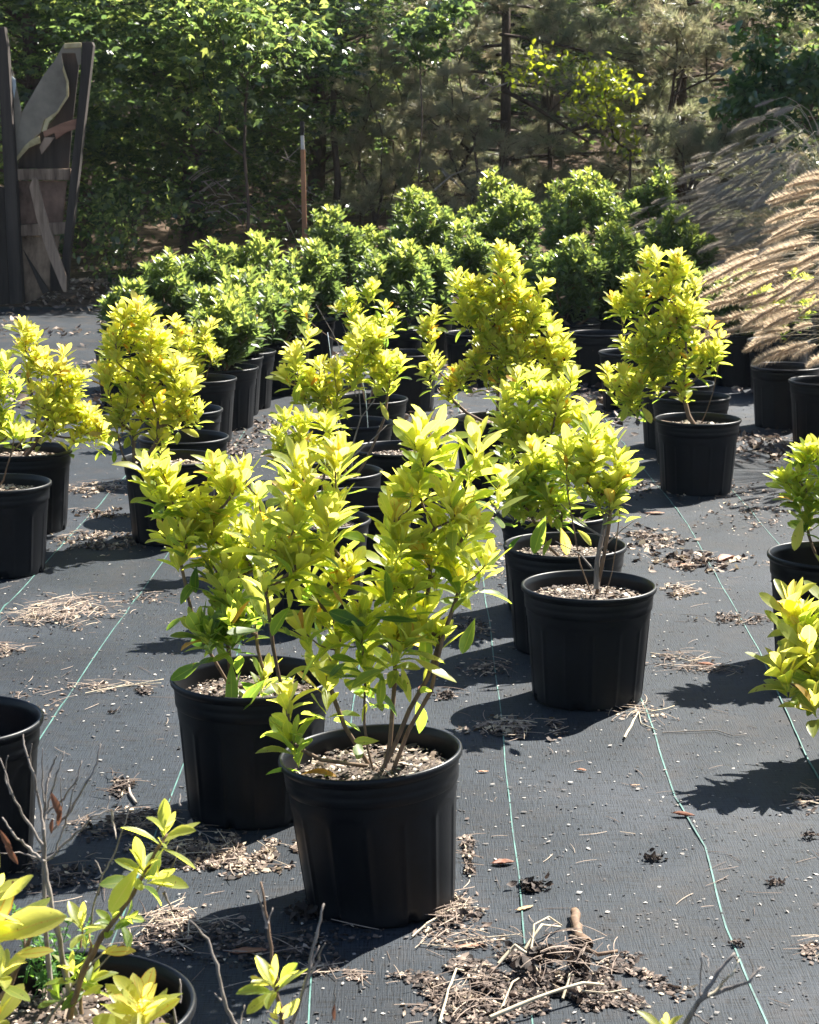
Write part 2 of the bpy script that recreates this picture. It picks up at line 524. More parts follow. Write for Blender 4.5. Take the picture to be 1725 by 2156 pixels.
def whorl(pos, axis, rng, size, n, tint, out, lowest=58.0):
    axis = axis.normalized()
    a = axis.cross(Vector((0.37, 0.21, 0.9)))
    if a.length < 0.05:
        a = Vector((1, 0, 0))
    a.normalize()
    b_ = axis.cross(a)
    ph0 = rng.uniform(0, 6.28)
    for k in range(n):
        f = k / max(1, n - 1)
        th = math.radians(9 + (lowest - 9) * f ** 0.9 + rng.uniform(-8, 8))
        ph = ph0 + k * 2.39996 + rng.uniform(-.2, .2)
        rad = a * math.cos(ph) + b_ * math.sin(ph)
        d = axis * math.cos(th) + rad * math.sin(th)
        nrm = axis * math.sin(th) - rad * math.cos(th)
        nrm = (nrm + Vector((rng.uniform(-.25, .25), rng.uniform(-.25, .25), rng.uniform(-.1, .35)))).normalized()
        L = size * (0.58 + 0.46 * min(1, f * 1.8)) * rng.uniform(.82, 1.15)
        p = pos - axis * (f * size * 0.45)
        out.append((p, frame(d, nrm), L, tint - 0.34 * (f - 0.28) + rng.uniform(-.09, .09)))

def join_leaves(name, leaves, templ, mat):
    arr = {}
    for i, l in enumerate(leaves):
        arr.setdefault(i % len(templ), []).append(l)
    Vs, Ts, Us, Ns, off = [], [], [], [], 0
    for k, ls in arr.items():
        V, T, U = templ[k]
        R = np.array([[list(r) for r in l[1]] for l in ls], np.float32) * np.array([l[2] for l in ls], np.float32)[:, None, None]
        P = np.array([tuple(l[0]) for l in ls], np.float32)
        W = np.einsum('nij,vj->nvi', R, V) + P[:, None, :]
        n, v = len(ls), len(V)
        Vs.append(W.reshape(-1, 3))
        Ts.append((T[None] + (np.arange(n) * v)[:, None, None] + off).reshape(-1, 3))
        Us.append(np.tile(U, (n, 1)))
        Ns.append(np.repeat(np.array([min(1.0, max(0.0, l[3])) for l in ls]), v))
        off += n * v
    return mesh_tris(name, np.concatenate(Vs), np.concatenate(Ts), mat, True, np.concatenate(Ns), np.concatenate(Us))

# ------------------------------------------------------------------ branching
def grow(base, tips, rng, tip_r=0.0018, bal=0.45, seg=4, sag=0.0, power=0.43, roots=None, up=0.35):
    """nodes joined to the nearest reasonable lower node; returns tube paths and each tip's end direction"""
    nodes = [base.copy()]
    par = [-1]
    plen = [0.0]
    order = sorted(range(len(tips)), key=lambda i: (tips[i] - base).length)
    ends = {}
    chains = []
    for i in order:
        t = tips[i]
        best, bc = 0, 1e9
        for j, q in enumerate(nodes):
            dz = t.z - q.z
            c = (t - q).length
            cost = c + bal * plen[j] + (max(0.0, 0.4 * c - dz)) * 1.2
            if j and c < 0.015:
                cost += 1
            if cost < bc:
                bc, best = cost, j
        q = nodes[best]
        d = t - q
        L = d.length
        ctrl = q + d * 0.5 + Vector((d.x, d.y, 0)) * 0.16 - Vector((0, 0, up * 0.3 * L)) + Vector((rng.uniform(-1, 1), rng.uniform(-1, 1), rng.uniform(-.5, .5))) * L * 0.07
        prev = best
        idx = [best]
        for s in range(1, seg + 1):
            u = s / seg
            p = q * (1 - u) ** 2 + ctrl * 2 * u * (1 - u) + t * u * u
            if s < seg:
                p = p + Vector((rng.uniform(-1, 1), rng.uniform(-1, 1), rng.uniform(-1, 1))) * L * 0.018
            nodes.append(p); par.append(prev)
            plen.append(plen[prev] + (p - nodes[prev]).length)
            prev = len(nodes) - 1
            idx.append(prev)
        ends[i] = (t - ctrl).normalized()
        chains.append(idx)
    cnt = [0] * len(nodes)
    for idx in chains:
        j = idx[-1]
        while j != -1:
            cnt[j] += 1
            j = par[j]
    rad = [tip_r * max(1, c) ** power for c in cnt]
    paths = []
    for idx in chains:
        r = [rad[j] for j in idx]
        r[0] = min(r[0], r[1] * 1.15)
        paths.append(([nodes[j] for j in idx], r))
    return paths, ends, nodes

# ------------------------------------------------------------------ the nursery pot
POT_H, POT_R = 0.37, 0.215
def build_pot_meshes():
    fr = [0, .035, .065, .2, .35, .5, .65, .8, .935, .965]
    NPAN = 14
    ang, frac = [], []
    for k in range(NPAN):
        for f in fr:
            ang.append(2 * math.pi * (k + f) / NPAN); frac.append(f)
    nc = len(ang)
    zs = [0, .006, .014, .026, .04, .08, .12, .16, .2, .212] + [.212 + .0065 * i for i in range(1, 11)] + [.285, .295]
    V, F = [], []
    for z in zs:
        r0 = .176 + (.199 - .176) * z / .295
        for a, f in zip(ang, frac):
            r = r0
            e = abs(f - .5) / .455
            zt = .236 + .034 * math.sqrt(max(0, 1 - e * e)) if e < 1 else -1
            if .02 < z < zt:
                r -= .0016
            if z < .03:                     # drain notches at the foot
                h = (a / (2 * math.pi) * 6) % 1
                if abs(h - .5) < .07 and z < .026:
                    r -= .014
                r -= .004 * (1 - z / .03) ** 2
            V.append((r * math.cos(a), r * math.sin(a), z))
    n = len(zs)
    for i in range(n - 1):
        for k in range(nc):
            k2 = (k + 1) % nc
            F.append((i * nc + k, i * nc + k2, (i + 1) * nc + k2, (i + 1) * nc + k))
    F.append(tuple(range(nc - 1, -1, -1)))
    body = mesh_py('pot', V, F, M['pot'], True)
    body.polygons[len(F) - 1].use_smooth = False
    prof = [(.199, .295), (.203, .300), (.2045, .318), (.2035, .322), (.2045, .326), (.206, .342), (.205, .345), (.2075, .348), (.2115, .352),
            (.2150, .3560), (.2158, .3620), (.2145, .3675), (.2105, .3700), (.2070, .3690), (.2045, .3650), (.2020, .356), (.1995, .350),
            (.2005, .344), (.1980, .330), (.1985, .326), (.1960, .300), (.1900, .24)]
    V, F = [], []
    s = 72
    for r, z in prof:
        for k in range(s):
            t = 2 * math.pi * k / s
            V.append((r * math.cos(t), r * math.sin(t), z))
    for i in range(len(prof) - 1):
        for k in range(s):
            k2 = (k + 1) % s
            F.append((i * s + k, i * s + k2, (i + 1) * s + k2, (i + 1) * s + k))
    rim = mesh_py('rim', V, F, M['pot'], True)
    return body, rim
POT_BODY, POT_RIM = build_pot_meshes()

def build_mix(seed, level, light):
    rng = random.Random(seed)
    V, T, N = [], [], []
    R = .194
    rings = 7
    V.append((0, 0, level)); N.append(.1)
    for i in range(1, rings + 1):
        for k in range(28):
            t = 2 * math.pi * k / 28
            r = R * i / rings
            V.append((r * math.cos(t), r * math.sin(t), level + rng.uniform(-.004, .006) + .012 * (1 - i / rings) - (0.01 if i == rings else 0)))
            N.append(rng.uniform(0, .25))
    for k in range(28):
        T.append((0, 1 + k, 1 + (k + 1) % 28))
    for i in range(rings - 1):
        for k in range(28):
            a, b_ = 1 + i * 28 + k, 1 + i * 28 + (k + 1) % 28
            T += [(a, a + 28, b_ + 28), (a, b_ + 28, b_)]
    for _ in range(1000):
        r, t = R * .96 * math.sqrt(rng.random()), rng.uniform(0, 6.28)
        c = Vector((r * math.cos(t), r * math.sin(t), level + .004 + .012 * (1 - r / R) + rng.uniform(0, .006)))
        s = rng.uniform(.0022, .007) * (2.8 if rng.random() < .07 else 1)
        q = Matrix.Rotation(rng.uniform(0, 6.28), 3, 'Z') @ Matrix.Rotation(rng.uniform(-.7, .7), 3, 'X') @ Matrix.Rotation(rng.uniform(-.5, .5), 3, 'Y')
        b0 = len(V)
        w = rng.uniform(.35, .8)
        for v in ((-s, -s * w, 0), (s, -s * w * .7, 0), (s * .8, s * w, 0), (-s * .7, s * w, 0), (0, 0, s * .35)):
            V.append(tuple(c + q @ Vector(v)))
            N.append(0)
        tt = min(1, max(0, rng.gauss(light - .28, .33)))
        for k in range(5):
            N[-1 - k] = tt
        T += [(b0, b0 + 1, b0 + 4), (b0 + 1, b0 + 2, b0 + 4), (b0 + 2, b0 + 3, b0 + 4), (b0 + 3, b0, b0 + 4)]
    return mesh_tris('potting_mix', V, T, M['mix'], False, N)
MIXES = [build_mix(1, .318, .62), build_mix(2, .31, .55), build_mix(3, .30, .6), build_mix(4, .26, .25)]

def add_pot(root, mix=0, rng=RNG):
    p = link('pot', POT_BODY, root)
    p.rotation_euler = (0, 0, rng.uniform(0, 6.28))
    link('rim', POT_RIM, p)
    if mix is not None:
        s = link('potting_mix', MIXES[mix], root, kind='stuff')
        s.rotation_euler = (0, 0, rng.uniform(0, 6.28))
    return p

def pot_root(name, px, py, label, cat, group, tilt=(0, 0)):
    c = on_z(px, py, POT_H)
    return tag(empty(name, (c.x, c.y, 0.0), (math.radians(tilt[0]), math.radians(tilt[1]), 0)), label, cat, group)

GROUP_Y = 'yellow-green potted shrubs standing on the ground cover'
GROUP_G = 'green potted shrubs in the rows at the back'

DENS = 1.35

def shrub(px, py, blobs, label, tint=.62, size=.07, n_leaf=(11, 15), objects=300, mix=0, tilt=(0, 0), seed=1, dens=1.5,
          soil=.33, extra=None, base=None, bare=(), low=0.3, group=GROUP_Y, shoots=(), stems=None):
    rng = random.Random(seed)
    root = pot_root('potted_shrub', px, py, label, 'shrub', group, tilt)
    add_pot(root, mix, rng)
    RX, RY = root.location.x, root.location.y
    org = Vector((RX, RY, 0))
    inv = (Matrix.Translation(org) @ root.rotation_euler.to_matrix().to_4x4()).inverted()
    tips, tipinfo = [], []
    def far_enough(p, s):
        return all((p - q).length > s for q in tips)
    for bl in blobs:
        bx, by, r = bl[:3]
        dy = bl[3] if len(bl) > 3 else 0.0
        tb = bl[4] if len(bl) > 4 else 0.0
        Yb = RY + dy
        c = on_y(bx, by, Yb)
        R = r * mpp(Yb) * 1.12
        n = max(1, int(DENS * dens * (R / .045) ** 2))
        if r <= 26 and R < .034:
            n = 1
        for _ in range(n):
            for attempt in range(12):
                v = Vector((rng.gauss(0, 1), rng.gauss(0, 1), rng.gauss(0, 1)))
                v.normalize()
                v *= R * (rng.random() ** .45) * (0 if n == 1 else 1)
                v.z *= .95
                p = c + v
                if far_enough(p, size * .40):
                    break
            tips.append(p)
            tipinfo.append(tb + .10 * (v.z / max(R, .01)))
    sx = base if base is not None else RX
    nb = stems or (3 if len(tips) > 12 else 1)
    leaves, paths = [], []
    # split the tips over a few main stems that leave the soil apart
    bases = []
    for k in range(nb):
        bases.append(Vector((sx + (k - (nb - 1) / 2) * (.06 / nb) + rng.uniform(-.01, .01), RY + rng.uniform(-.03, .03), soil)))
    groups = [[] for _ in range(nb)]
    for i, t in enumerate(tips):
        k = min(range(nb), key=lambda q: abs((t.x - sx) - (q - (nb - 1) / 2) * (.48 / nb)) + rng.uniform(0, .05))
        groups[k].append(i)
    for k in range(nb):
        if not groups[k]:
            continue
        g = [tips[i] for i in groups[k]]
        pp, ends, nodes = grow(bases[k], g, rng, .0018, .22)
        paths += pp
        for li, gi in enumerate(groups[k]):
            d = ends[li]
            ax = (d * .6 + Vector((0, 0, .8)) + Vector((rng.uniform(-.3, .3), rng.uniform(-.3, .3), 0))).normalized()
            tn = tint + tipinfo[gi]
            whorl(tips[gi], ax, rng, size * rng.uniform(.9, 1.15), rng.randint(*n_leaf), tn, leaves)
            if rng.random() < .7:
                p = tips[gi] - ax * size * rng.uniform(.45, .8)
                whorl(p, ax, rng, size * .95, rng.randint(5, 7), tn - .12, leaves, 85)
            if rng.random() < low * .3:
                p = tips[gi] - d * size * rng.uniform(1.2, 2.0)
                whorl(p, d, rng, size * 1.05, rng.randint(2, 3), tn - .25, leaves, 120)
    for (lx, ly, ex, ey, dy, tn) in (extra or ()):         # single hanging leaves, from stalk to tip
        p, e = on_y(lx, ly, RY + dy), on_y(ex, ey, RY + dy - .01)
        d = e - p
        leaves.append((p, frame(d, Vector((rng.uniform(-.3, .3), -.6, .7))), d.length, tn))
    tw = []
    for tp in bare:                                        # bare twigs as photo polylines (x, y), radius last
        pts, r0 = tp[:-1], tp[-1]
        P = [on_y(a, b_, RY + (.01 * (i % 3) - .01)) for i, (a, b_) in enumerate(pts)]
        tw.append((P, [r0 * (1 - .65 * i / (len(P) - 1)) for i in range(len(P))]))
    def loc(paths):
        return [([inv @ p for p in pts], r) for pts, r in paths]
    if paths:
        V, T = tubes(loc(paths))
        link('stem', mesh_tris('stem', V, T, M['bark']), root)
    if tw:
        for pts_r in tw:
            V, T = tubes(loc([pts_r]))
            link('twig', mesh_tris('twig', V, T, M['twig']), root)
    rot = root.rotation_euler.to_matrix().inverted()
    leaves = [(inv @ p, rot @ R, L, min(1, max(0, t)) if rng.random() > .015 else 1.0) for p, R, L, t in leaves]
    leaves.sort(key=lambda l: l[0].y)
    # the leaves that show largest are objects, the rest are one mass
    for p, R, L, t in leaves[:objects]:
        ti = min(range(len(TINTS)), key=lambda i: abs(TINTS[i] - t))
        o = bpy.data.objects.new('leaf', LEAF_MESH[rng.randrange(4), ti])
        COL.objects.link(o)
        o.parent = root
        o.matrix_basis = Matrix.Translation(p) @ R.to_4x4() @ Matrix.Scale(L, 4)
    rest = leaves[objects:]
    if rest:
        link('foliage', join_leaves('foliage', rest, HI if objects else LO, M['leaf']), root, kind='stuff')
    return root

HAZE = 0.0002
# ================================================================== SETTING
def gz(x, y):
    q = noise.noise(Vector((x * .55 + 2.0, y * 1.15, 21.3)))
    r = max(0.0, 1 - abs(q) * 16)
    q2 = noise.noise(Vector((x * 1.7, y * .5, 40.0)))
    r2 = max(0.0, 1 - abs(q2) * 22)
    return .0075 * r * r + .005 * r2 * r2 + 0.0055 * (noise.noise(Vector((x * .9, y * .55, 3.1))) + .6 * noise.noise(Vector((x * 3.1, y * 2.3, 9.7)))) - .001

def build_ground():
    V, F = box(-400, 400, -300, 500, -1.2, -.06)
    tag(link('ground', mesh_py('ground', V, F, M['soil'])), kind='structure')
    # ground-cover fabric sheet
    x0, x1, y0, y1, nx, ny = -9.0, 9.0, -3.0, 20.3, 240, 320
    V, T = [], []
    for j in range(ny + 1):
        y = y0 + (y1 - y0) * j / ny
        for i in range(nx + 1):
            x = x0 + (x1 - x0) * i / nx
            V.append((x, y, gz(x, y)))
    for j in range(ny):
        for i in range(nx):
            a = j * (nx + 1) + i
            T += [(a, a + 1, a + nx + 2), (a, a + nx + 2, a + nx + 1)]
    tag(link('ground_cover_fabric', mesh_tris('ground_cover_fabric', V, T, M['fabric'])), kind='structure')
    # forest floor; its bank is added behind the trees to block the sky
    V, T = [], []
    nx, ny = 110, 80
    for j in range(ny + 1):
        y = 20.25 + (j / ny) ** 1.6 * 110
        for i in range(nx + 1):
            x = -90 + 180 * i / nx
            s = min(1, max(0, (y - 25) / 34)); s = s * s * (3 - 2 * s)
            z = -.01 + 7.5 * s + .25 * min(1, (y - 20) / 4) * noise.noise(Vector((x * .35, y * .35, 0))) * (1 if y > 20.4 else .1) + .07 * noise.noise(Vector((x * 1.9, y * 1.9, 5))) * min(1, (y - 20.2))
            V.append((x, y, z))
    for j in range(ny):
        for i in range(nx):
            a = j * (nx + 1) + i
            T += [(a, a + 1, a + nx + 2), (a, a + nx + 2, a + nx + 1)]
    tag(link('forest_floor', mesh_tris('forest_floor', V, T, M['soil'])), kind='structure')
build_ground()

def floor_z(x, y):
    if y < 20.3:
        return 0.0
    s = min(1, max(0, (y - 25) / 34)); s = s * s * (3 - 2 * s)
    return -.03 + 7.5 * s

# green marker threads woven in the fabric: parallel lines that wander a little
def thread(pts, wdt=.0042):
    V, F = [], []
    P = []
    for i in range(len(pts) - 1):
        a, b_ = pts[i], pts[i + 1]
        n = max(2, int(abs(b_[1] - a[1]) / .08))
        for k in range(n):
            u = k / n
            P.append((a[0] + (b_[0] - a[0]) * u, a[1] + (b_[1] - a[1]) * u))
    P.append(pts[-1][:2])
    for i, (x, y) in enumerate(P):
        x += .004 * noise.noise(Vector((x * 5, y * 3.0, 1)))
        z = max(gz(x, y), gz(x + .03, y), gz(x - .03, y), gz(x, y + .04), gz(x, y - .04)) + .0016
        V += [(x - wdt / 2, y, z), (x + wdt / 2, y, z), (x + wdt / 2, y, z - .004), (x - wdt / 2, y, z - .004)]
    for i in range(len(P) - 1):
        a = i * 4
        F += [(a, a + 1, a + 5, a + 4), (a + 1, a + 2, a + 6, a + 5), (a + 3, a, a + 4, a + 7)]
    return mesh_py('green_line', V, F, M['thread'])
def px_line(pts):
    return [tuple(on_z(*p))[:2] for p in pts]
LINES = [
    [(-1.42, 3.0), (-1.40, 6.5), *px_line([(0, 1290), (80, 1203)]), (-1.48, 10.5), (-1.5, 19)],
    [(-1.02, 3.0), *px_line([(85, 1556), (150, 1455), (238, 1325), (300, 1245), (365, 1150)]), (-1.0, 10.8), (-.98, 14), (-1.0, 19)],
    [(-.66, 3.0), *px_line([(236, 1985), (355, 1690), (387, 1608)]), (-.6, 6.5), (-.58, 9), (-.55, 19)],
    [(-.2, 3.0), *px_line([(650, 2156), (655, 2060)]), (-.18, 6), (-.13, 9), (-.1, 19)],
    [(.24, 3.0), *px_line([(1105, 2000), (1095, 1850), (1078, 1720), (1064, 1600), (1052, 1470), (1030, 1310)]), (.3, 9), (.34, 19)],
    [(.66, 3.0), *px_line([(1615, 2156), (1530, 1955), (1503, 1850), (1485, 1790), (1420, 1680), (1360, 1490)]), (.72, 7.4), (.73, 9), (.8, 19)],
    [(1.12, 3.0), (1.15, 5.5), *px_line([(1600, 1370), (1500, 1200), (1450, 1105), (1415, 1060)]), (1.22, 12), (1.25, 19)],
    [(1.6, 3.0), (1.62, 8), (1.66, 19)],
]
for i, l in enumerate(LINES):
    tag(link('green_line', thread(l, .0042 if i in (5,) else .0034)), kind='structure')

# ------------------------------------------------------------------ litter
def needle_geo(rng, V, T, N, c, L, w, rise, tint):
    a = rng.uniform(0, 6.28)
    d = Vector((math.cos(a), math.sin(a), 0))
    s = Vector((-d.y, d.x, 0))
    bend = rng.uniform(-.35, .35)
    b0 = len(V)
    k = 4
    z0, z1 = rise * rng.random(), rise * rng.random()
    for i in range(k + 1):
        u = i / k - .5
        p = c + d * (u * L) + s * (bend * L * (u * u - .25)) + Vector((0, 0, z0 + (z1 - z0) * (u + .5) + rise * .5 * (.25 - u * u)))
        ww = w * (1 - .6 * abs(u))
        V += [tuple(p - s * ww), tuple(p + s * ww), tuple(p + Vector((0, 0, ww * 1.6)))]
        N += [tint] * 3
    for i in range(k):
        q = b0 + 3 * i
        for e, f in ((0, 2), (2, 1)):
            T.append((q + e, q + f, q + f + 3)); T.append((q + e, q + f + 3, q + e + 3))

def flake_geo(rng, V, T, N, c, s, tint, flat=.5):
    q = Matrix.Rotation(rng.uniform(0, 6.28), 3, 'Z') @ Matrix.Rotation(rng.gauss(0, flat), 3, 'X') @ Matrix.Rotation(rng.gauss(0, flat), 3, 'Y')
    w = rng.uniform(.3, .65)
    cu = rng.uniform(-.4, .5)
    b0 = len(V)
    for v in ((-s, 0, cu * s), (-s * .3, -s * w, .1 * s), (s * .5, -s * w * .8, cu * .3 * s), (s, 0, cu * s * .8), (s * .4, s * w, .2 * s), (-s * .4, s * w * .9, 0), (0, 0, -cu * .4 * s)):
        p = c + q @ Vector(v)
        V.append((p.x, p.y, max(p.z, .002)))
        N.append(tint)
    for k in range(6):
        T.append((b0 + k, b0 + (k + 1) % 6, b0 + 6))

def chip_geo(rng, V, T, N, c, s, tint):
    q = Matrix.Rotation(rng.uniform(0, 6.28), 3, 'Z') @ Matrix.Rotation(rng.gauss(0, .5), 3, 'X')
    w = rng.uniform(.35, .9)
    b0 = len(V)
    for v in ((-s, -s * w, 0), (s, -s * w * .7, 0), (s * .8, s * w, 0), (-s * .7, s * w, 0), (0, 0, s * .5)):
        V.append(tuple(c + q @ Vector(v))); N.append(tint)
    T += [(b0, b0 + 1, b0 + 4), (b0 + 1, b0 + 2, b0 + 4), (b0 + 2, b0 + 3, b0 + 4), (b0 + 3, b0, b0 + 4)]

def litter(px, py, rx, ry, nf, nn, nc, label, hump=.0, tmean=.55, fs=(.008, .02), seed=0, nl=(.05, .13), name='leaf_litter', mat='litter'):
    rng = random.Random(seed * 977 + int(px * 7 + py * 13))
    c = on_z(px, py)
    ax = rx * mpp(c.y)
    ay = abs(on_z(px, py - ry).y - on_z(px, py + ry).y) / 2
    V, T, N = [], [], []
    def pt(g=1.0):
        while True:
            u, v = rng.gauss(0, .55 * g), rng.gauss(0, .55 * g)
            r2 = u * u + v * v
            q = noise.noise(Vector(((c.x + u * ax) * 14, (c.y + v * ay) * 9, seed * 3.0)))
            if r2 < 2.2 and q > -.12 + .35 * (r2 - .5) * rng.random():
                break
        x, y = c.x + u * ax, c.y + v * ay
        return Vector((x, y, gz(x, y) + .003 + hump * max(0, 1 - r2) * rng.random()))
    for _ in range(int(nf * 1.5)):
        s = rng.uniform(*fs)
        flake_geo(rng, V, T, N, pt(), s, min(1, max(0, rng.gauss(tmean, .30))))
    for _ in range(nc):
        chip_geo(rng, V, T, N, pt(1.1), rng.uniform(.003, .008), min(1, max(0, rng.gauss(tmean - .12, .30))))
    for _ in range(int(nn * .5)):
        needle_geo(rng, V, T, N, pt(1.15), rng.uniform(*nl), rng.uniform(.0007, .0013), .012 + hump * .5, min(1, max(0, rng.gauss(tmean + .12, .16))))
    o = link(name, mesh_tris(name, V, T, M[mat], False, N))
    return tag(o, label, None, None, 'stuff')

PILES = [
    (130, 1298, 105, 30, 90, 330, 120, 'heap of tan pine needles on the fabric at left', .02, .62, (.008, .016)),
    (10, 1370, 42, 14, 40, 60, 30, 'needles and chips at the left edge below the needle heap', .01, .6, (.006, .014)),
    (240, 1446, 90, 9, 14, 30, 50, 'thin strip of needles and twigs on the bare fabric left of the pots', .004, .55, (.006, .012)),
    (300, 1458, 24, 9, 30, 8, 60, 'small dark crumb pile beside the thin needle strip', .01, .25, (.005, .01)),
    (260, 1262, 150, 14, 40, 30, 90, 'scattered crumbs behind the tan needle heap', .0, .5, (.006, .012)),
    (470, 1800, 165, 34, 620, 70, 1300, 'bed of pinkish bark flakes between the two front pots', .012, .62, (.006, .017)),
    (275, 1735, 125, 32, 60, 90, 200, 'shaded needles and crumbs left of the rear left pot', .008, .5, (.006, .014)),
    (262, 1655, 34, 22, 50, 20, 80, 'dark crumb pile on the fabric above the bare twigs', .015, .3, (.005, .012)),
    (370, 1960, 95, 42, 130, 130, 260, 'twiggy needle heap at the left edge of the front pot shadow', .02, .58, (.006, .014)),
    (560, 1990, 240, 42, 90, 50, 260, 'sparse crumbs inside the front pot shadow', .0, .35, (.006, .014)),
    (760, 2045, 120, 16, 60, 30, 120, 'crumbs along the near edge of the front pot shadow', .0, .55, (.005, .012)),
    (940, 1925, 75, 40, 110, 60, 240, 'needles and chips heaped against the foot of the front pot', .015, .55, (.006, .014)),
    (988, 1800, 14, 60, 50, 14, 80, 'chips caught along the right side of the front pot', .01, .5, (.005, .012)),
    (980, 1985, 130, 14, 14, 40, 30, 'loose straws on the fabric before the front pot', .0, .62, (.006, .012)),
    (1075, 1535, 100, 20, 130, 70, 240, 'reddish leaf and needle pile in front of the right pot shadow', .01, .6, (.007, .018)),
    (940, 1465, 20, 9, 24, 6, 30, 'small dark clump on the fabric between the pots', .012, .3, (.006, .012)),
    (1020, 1405, 60, 20, 50, 24, 110, 'crumbs in the gap between the two right pot shadows', .004, .5, (.006, .012)),
    (985, 1320, 45, 24, 70, 24, 90, 'crumbs left of the second right pot', .006, .5, (.006, .012)),
    (1345, 1500, 60, 28, 16, 36, 40, 'straws at the foot of the right pot', .006, .66, (.006, .012)),
    (1130, 2075, 235, 62, 800, 34, 3800, 'spilled root ball of bark and straw at the bottom edge', .012, .42, (.006, .018)),
    (1000, 2110, 120, 40, 120, 80, 300, 'straw at the left end of the spilled root ball', .012, .5, (.006, .016)),
    (1370, 1135, 70, 24, 110, 30, 140, 'reddish leaves behind the right pot', .01, .55, (.01, .026)),
    (1460, 1182, 110, 20, 130, 20, 160, 'brown leaves on the fabric between the pot rows', .01, .6, (.01, .03)),
    (1430, 1247, 38, 17, 60, 26, 60, 'tan chips right of the right pot', .008, .66, (.008, .016)),
    (1440, 1390, 90, 22, 20, 60, 60, 'thin twigs and needles on the open fabric at right', .003, .45, (.006, .014)),
    (1555, 1305, 80, 11, 60, 30, 80, 'dark crumbs beside the right edge pot', .004, .4, (.006, .014)),
    (1500, 1405, 60, 10, 22, 40, 40, 'needles in the leaf shadow at right', .002, .4, (.006, .012)),
    (1600, 940, 110, 34, 200, 20, 240, 'leaf litter behind the right edge plant', .01, .5, (.01, .032)),
    (1450, 1030, 170, 18, 120, 20, 160, 'leaf crumbs at the foot of the far right pot', .004, .5, (.008, .022)),
    (1040, 1180, 60, 40, 60, 20, 120, 'crumbs left of the rear right pots', .004, .45, (.008, .018)),
    (205, 1030, 75, 14, 130, 70, 120, 'tan leaf litter strip between the left pots', .008, .62, (.008, .02)),
    (230, 1085, 90, 10, 60, 40, 60, 'darker litter strip between the left pots', .006, .45, (.008, .02)),
    (215, 1140, 110, 22, 160, 60, 260, 'litter line at the shadow edge before the left pots', .01, .5, (.008, .018)),
    (480, 950, 70, 22, 120, 20, 120, 'reddish litter behind the left pots', .006, .5, (.01, .024)),
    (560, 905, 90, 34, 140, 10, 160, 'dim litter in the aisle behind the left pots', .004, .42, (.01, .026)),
    (600, 1215, 120, 30, 60, 20, 120, 'crumbs behind the rear left pot', .003, .5, (.008, .018)),
    (960, 1060, 120, 50, 160, 20, 180, 'crumbs around the middle pots', .003, .42, (.008, .022)),
    (1000, 900, 160, 34, 240, 10, 120, 'litter in the middle aisle', .004, .4, (.012, .03)),
    (930, 740, 60, 40, 200, 0, 60, 'pink litter glimpsed between the back rows', .004, .6, (.014, .034)),
    (1210, 830, 90, 60, 240, 0, 80, 'litter in the right aisle between the back rows', .004, .4, (.012, .034)),
    (1600, 1080, 120, 40, 90, 20, 130, 'crumbs left of the right edge pot', .003, .5, (.008, .02)),
    (1690, 1690, 30, 26, 14, 14, 30, 'straws at the right edge of the open fabric', .006, .62, (.006, .014)),
    (1705, 1998, 26, 26, 14, 16, 24, 'twig scraps at the bottom right edge', .008, .6, (.006, .014)),
    (60, 1480, 80, 50, 20, 20, 80, 'sparse crumbs above the left edge pot', .0, .45, (.006, .012)),
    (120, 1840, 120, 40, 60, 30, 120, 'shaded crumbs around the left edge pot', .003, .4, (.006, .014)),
]
for i, p in enumerate(PILES):
    litter(*p[:8], hump=p[8], tmean=p[9], fs=p[10], seed=i)

def scatter_flakes():
    rng = random.Random(5)
    V, T, N = [], [], []
    for _ in range(9500):
        y = 3.2 + 10.5 * rng.random() ** 1.3
        x = rng.uniform(-.24, .24) * y * 1.05
        c = Vector((x, y, gz(x, y) + .002))
        r = rng.random()
        if r < .90:
            chip_geo(rng, V, T, N, c, rng.uniform(.0015, .0048) * (1.5 if rng.random() < .1 else 1), rng.choice([.05, .05, .12, .2, .3, .5, .7, .95]))
        else:
            flake_geo(rng, V, T, N, c, rng.uniform(.004, .010), rng.uniform(.2, .95), .25)
    tag(link('scattered_grit', mesh_tris('scattered_grit', V, T, M['grit'], False, N)), 'specks of grit and bark scattered over the fabric', None, None, 'stuff')
    V, T, N = [], [], []
    for _ in range(360):
        y = 3.4 + 8 * rng.random() ** 1.3
        x = rng.uniform(-.23, .23) * y
        needle_geo(rng, V, T, N, Vector((x, y, gz(x, y) + .002)), rng.uniform(.02, .1), .0008, .004, rng.uniform(.3, .9))
    tag(link('scattered_needles', mesh_tris('scattered_needles', V, T, M['litter'], False, N)), 'single pine needles lying over the fabric', None, None, 'stuff')
    # beyond the fabric and in the far rows: deep leaf litter
    V, T, N = [], [], []
    for _ in range(9000):
        y = 12 + 16 * rng.random()
        x = rng.uniform(-.25, .25) * y
        if y < 19.5 and noise.noise(Vector((x * 1.1, y * 1.1, 0))) < .05:
            continue
        flake_geo(rng, V, T, N, Vector((x, y, max(gz(x, y), floor_z(x, y)) + .02)), rng.uniform(.015, .05), min(1, max(0, rng.gauss(.5, .25))), .4)
    tag(link('woodland_litter', mesh_tris('woodland_litter', V, T, M['litter'], False, N)), 'fallen leaves strewn under the back rows and trees', None, None, 'stuff')
scatter_flakes()

